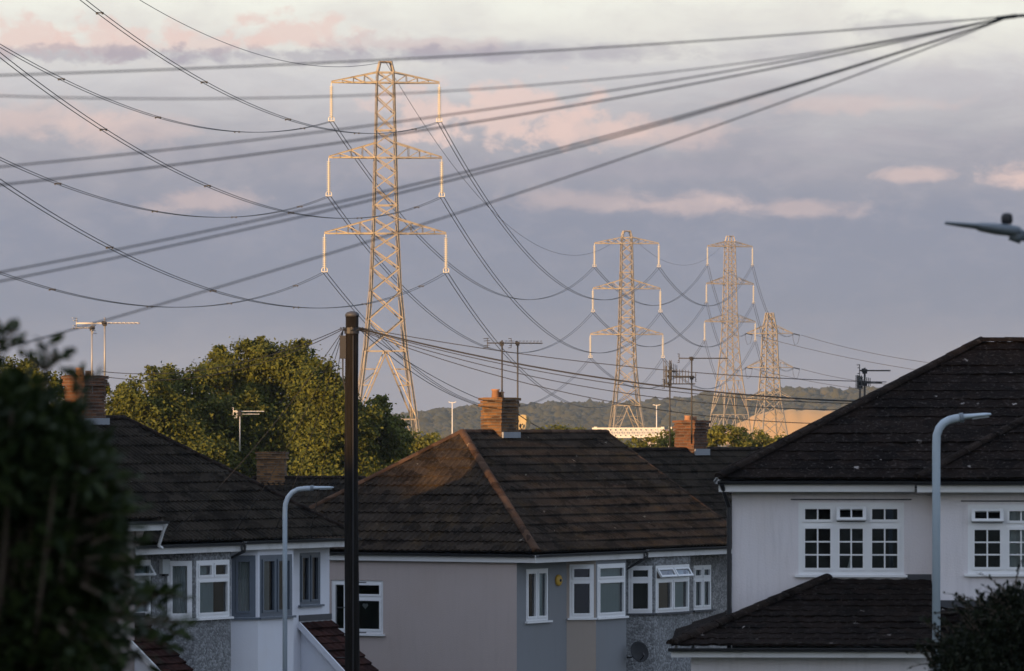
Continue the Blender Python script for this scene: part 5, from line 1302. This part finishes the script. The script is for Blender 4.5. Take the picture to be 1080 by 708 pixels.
for i, (q_, s_) in enumerate(ROW):
    q_ -= 3.2
    o = row0 if i == 0 else copy_tree(row0)
    o.location = (-47 + random.uniform(-1, 1), q_, g1(-47, q_)); o.rotation_euler = (0, 0, random.uniform(0, 6.28)); o.scale = (1, 1, s_)

# ------------------------------------------------------------------ near shrubs
def ovate(P, A, Nn, L, Wd):
    """leaf of eight points from P along A"""
    n = len(P); A = A / (np.linalg.norm(A, axis=1)[:, None] + 1e-9); S = np.cross(A, Nn); S /= np.linalg.norm(S, axis=1)[:, None] + 1e-9; N2 = np.cross(S, A)
    L = L[:, None]; Wd = Wd[:, None]
    pts = []
    for (k, wv, lift) in ((0, .0, 0), (.25, .8, .05), (.55, 1.0, .04), (.82, .6, -.02), (1.0, 0, -.08)):
        if wv == 0: pts.append(P + A * L * k + N2 * L * lift)
        else: pts.append(P + A * L * k + S * Wd * wv * .5 + N2 * L * (lift + .06)); pts.append(P + A * L * k - S * Wd * wv * .5 + N2 * L * (lift + .06))
    V_ = np.stack([pts[0], pts[1], pts[3], pts[5], pts[7], pts[6], pts[4], pts[2]], 1)
    return V_.reshape(-1, 3), np.arange(n * 8).reshape(n, 8)
def spray(P0, d, length, nleaf, L, droop=.25):
    """one shoot: stem points and paired leaves"""
    d = np.array(d, float); d /= np.linalg.norm(d); t = np.linspace(0, 1, 9)[:, None]; stem = P0 + d * length * t + np.array([0, 0, -droop * length]) * t ** 2
    P = []; A = []; N_ = []
    for k in range(nleaf):
        u = .12 + .88 * k / (nleaf - 1); p = P0 + d * length * u + np.array([0, 0, -droop * length]) * u ** 2
        side = np.cross(d, [0, 0, 1.0]); side = side / (np.linalg.norm(side) + 1e-9); s = 1 if k % 2 else -1
        upv = np.cross(side, d)
        P.append(p); A.append(d * .75 + (side * s * rng.uniform(.3, .9) + upv * rng.uniform(-.5, .8)) + rng.normal(0, .15, 3)); N_.append(np.array([0, 0, 1]) + rng.normal(0, .5, 3))
    n = len(P); return stem, np.array(P), np.array(A), np.array(N_), np.full(n, L) * rng.uniform(.7, 1.2, n)
def near_shrub(name, base, blobs, shoots, nL, L, asp, mat, label, cat):
    e = empty(name, base, 0, label, cat); b = np.array(base); Ps, As, Ns, Ls = [], [], [], []; st = MB()
    root_ = np.array([0, 0, 0.0])
    for (c, rad, k) in blobs:
        c = np.array(c) - b; n = int(nL * k); u = rng.normal(0, 1, (n, 3)); u /= np.linalg.norm(u, axis=1)[:, None]; rr_ = rng.uniform(.15, 1, n) ** .45
        P = c + u * rr_[:, None] * np.array(rad) + rng.normal(0, .02, (n, 3)); Ps.append(P); As.append(u + rng.normal(0, .6, (n, 3)) + np.array([0, 0, .2])); Ns.append(np.array([0, 0, 1.0]) + rng.normal(0, .7, (n, 3))); Ls.append(L * rng.uniform(.6, 1.25, n))
        for _ in range(7):
            u = rng.normal(0, 1, 3); u /= np.linalg.norm(u); q_ = c + u * np.array(rad) * .85; m1 = c * .6 + rng.normal(0, .05, 3); st.tube([root_ + rng.normal(0, .05, 3) * np.array([1, 1, 0]), m1, q_], [.022, .012, .004], 5)
    for (p0, d, ln_, nl, LL_) in shoots:
        stem, P, A, N_, Lx = spray(np.array(p0) - b, d, ln_, nl, LL_); Ps.append(P); As.append(A); Ns.append(N_); Ls.append(Lx); st.tube([tuple(p) for p in stem], [.006 - .004 * k / 8 for k in range(9)], 5)
    P = np.concatenate(Ps); A = np.concatenate(As); N_ = np.concatenate(Ns); Lx = np.concatenate(Ls)
    V_, F_ = ovate(P, A, N_, Lx, Lx * asp); np_mesh('foliage', V_, F_, mat, e); st.build('stem', M['bark'], e)
    return e
NY = 15.0; ns = NY / F
A_ = lambda px, py, Y=NY: tuple(at(px, py, Y))
bl = []
for (px, py, rx_, ry_, k) in [(-48, 580, 122, 122, 1.2), (36, 515, 60, 58, .5), (8, 500, 56, 54, .5), (2, 446, 52, 44, .32), (52, 462, 44, 34, .22), (22, 705, 104, 92, 1.2), (58, 640, 52, 58, .45), (-100, 470, 90, 80, .9), (60, 565, 30, 56, .2), (80, 698, 34, 32, .2), (-120, 640, 130, 150, 1.5), (74, 500, 28, 32, .15)]:
    bl.append((A_(px, py, NY + rng.uniform(-.25, .25)), (rx_ * ns, .45, ry_ * ns), k))
shoots = []
for (px, py, dx_, dz_, ln_, nl, LL_) in [
    (48, 405, .05, 1, 50, 9, .055), (50, 390, .8, .8, 24, 5, .05), (46, 392, -.8, .9, 24, 5, .05), (52, 378, .9, .35, 18, 4, .05), (-6, 400, .1, 1, 62, 11, .055), (-4, 372, .8, .5, 24, 6, .05), (2, 362, .7, .9, 20, 5, .05), (-2, 350, .9, .2, 20, 5, .045),
    (84, 425, .1, 1, 36, 8, .05), (88, 405, .7, .6, 18, 5, .045), (80, 402, -.6, .6, 16, 4, .045),
    (85, 620, 1, .1, 50, 12, .055), (150, 655, 1, .15, 45, 9, .05),
    (95, 590, 1, .3, 30, 8, .055), (100, 560, 1, -.2, 26, 8, .05), (105, 530, 1, .4, 26, 8, .05), (110, 500, 1, .1, 25, 8, .05), (95, 470, 1, .7, 25, 8, .05), (70, 445, .6, 1, 25, 8, .05), (30, 420, -.1, 1, 25, 8, .05), (100, 700, 1, .3, 30, 9, .05)]:
    shoots.append((A_(px, py, NY + rng.uniform(-.2, .1)), (dx_, rng.uniform(-.25, .25), dz_), ln_ * ns * 1.15, nl, LL_))
for _ in range(120):
    a_ = rng.uniform(-1.2, 1.5); px = 34 + 62 * math.cos(a_) * rng.uniform(.7, 1.05); py = 575 - 118 * math.sin(a_) * rng.uniform(.7, 1.02)
    shoots.append((A_(px, py, NY + rng.uniform(-.4, .4)), (math.cos(a_) + rng.uniform(-.5, .5), rng.uniform(-.5, .5), math.sin(a_) * .8 + rng.uniform(-.3, .7)), rng.uniform(26, 64) * ns, int(rng.integers(10, 18)), .055))
gb_ = Vector(A_(-40, HY)); gb_.z = g1(gb_.x, NY)
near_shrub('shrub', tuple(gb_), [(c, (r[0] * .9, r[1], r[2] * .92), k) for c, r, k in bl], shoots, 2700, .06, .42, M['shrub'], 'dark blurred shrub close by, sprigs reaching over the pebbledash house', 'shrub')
NY3 = 21.0; n3 = NY3 / F; sh3 = []
for (px, py, dx_, dz_, ln_, nl, LL_) in [(95, 650, 1, .02, 88, 24, .07), (110, 645, 1, .35, 64, 18, .07), (115, 660, 1, -.12, 62, 18, .065), (140, 645, .9, .75, 46, 14, .06), (160, 628, 1, .1, 36, 10, .055), (100, 668, 1, -.35, 66, 18, .065), (105, 655, 1, .15, 70, 20, .065), (90, 635, 1, .2, 60, 18, .065), (118, 668, 1, -.05, 52, 16, .06), (128, 640, .8, .5, 40, 13, .06), (92, 600, 1, .25, 40, 14, .06), (88, 575, 1, .05, 36, 12, .06)]:
    sh3.append((A_(px, py, NY3 + rng.uniform(-.3, .3)), (dx_, rng.uniform(-.25, .25), dz_), ln_ * n3 * 1.1, nl, LL_ * 1.15))
gb_ = Vector(A_(30, HY, NY3)); gb_.z = g1(gb_.x, NY3)
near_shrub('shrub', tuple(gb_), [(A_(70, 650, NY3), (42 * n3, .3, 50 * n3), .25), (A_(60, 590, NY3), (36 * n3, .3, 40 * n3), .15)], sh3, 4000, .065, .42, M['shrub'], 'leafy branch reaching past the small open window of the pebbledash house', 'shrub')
NY2 = 42.0; n2 = NY2 / F; bl = []
for (px, py, rx_, ry_, k) in [(1060, 690, 62, 55, 1.3), (1085, 650, 50, 40, .9), (1020, 695, 35, 30, .55), (1110, 700, 80, 90, 1.4), (1065, 640, 26, 22, .35), (1040, 665, 30, 25, .4), (1000, 705, 22, 20, .25)]:
    bl.append((A_(px, py, NY2 + rng.uniform(-.3, .3)), (rx_ * n2, .5, ry_ * n2), k))
shoots = []
for _ in range(110):
    px = rng.uniform(985, 1080); py = {True: 660, False: 690}[px > 1020] + rng.uniform(-20, 20)
    dx_ = rng.uniform(-.9, .5) if px > 1010 else rng.uniform(-1, -.3); shoots.append((A_(px, py, NY2 + rng.uniform(-.3, .3)), (dx_, rng.uniform(-.3, .3), rng.uniform(.2, 1)), rng.uniform(18, 42) * n2, 14, .045))
for (px, py, dx_, dz_, ln_) in ((1040, 640, -.9, .55, 42), (1062, 625, -.7, .7, 36), (1030, 650, -1, .3, 40), (1070, 620, .2, 1, 30), (1000, 690, -1, .25, 36), (990, 700, -1, .1, 26)): shoots.append((A_(px, py, NY2), (dx_, 0, dz_), ln_ * n2 * 1.2, 10, .04))
gb_ = Vector(A_(1085, HY, NY2)); gb_.z = g1(gb_.x, NY2)
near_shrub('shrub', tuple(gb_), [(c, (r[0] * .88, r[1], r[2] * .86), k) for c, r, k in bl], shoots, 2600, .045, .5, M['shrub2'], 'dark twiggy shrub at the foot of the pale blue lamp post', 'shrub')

# ------------------------------------------------------------------ haze
HAZE = 0.00005
mb = MB(); mb.box((-620, -60, -16), (720, 4600, 78))
m = bpy.data.materials.new('haze_air'); m.use_nodes = True; t = NT(m.node_tree); t.n.clear()
pv = t.new('ShaderNodeVolumePrincipled'); pv.inputs['Color'].default_value = (0.70, 0.84, 1.0, 1); pv.inputs['Density'].default_value = HAZE; pv.inputs['Anisotropy'].default_value = 0.0
out = t.new('ShaderNodeOutputMaterial'); t.l.new(pv.outputs[0], out.inputs['Volume'])
if HAZE > 0:
    hz = mb.build('haze', m); tag(hz, 'thin evening haze softening the far hills', 'haze', kind='stuff')
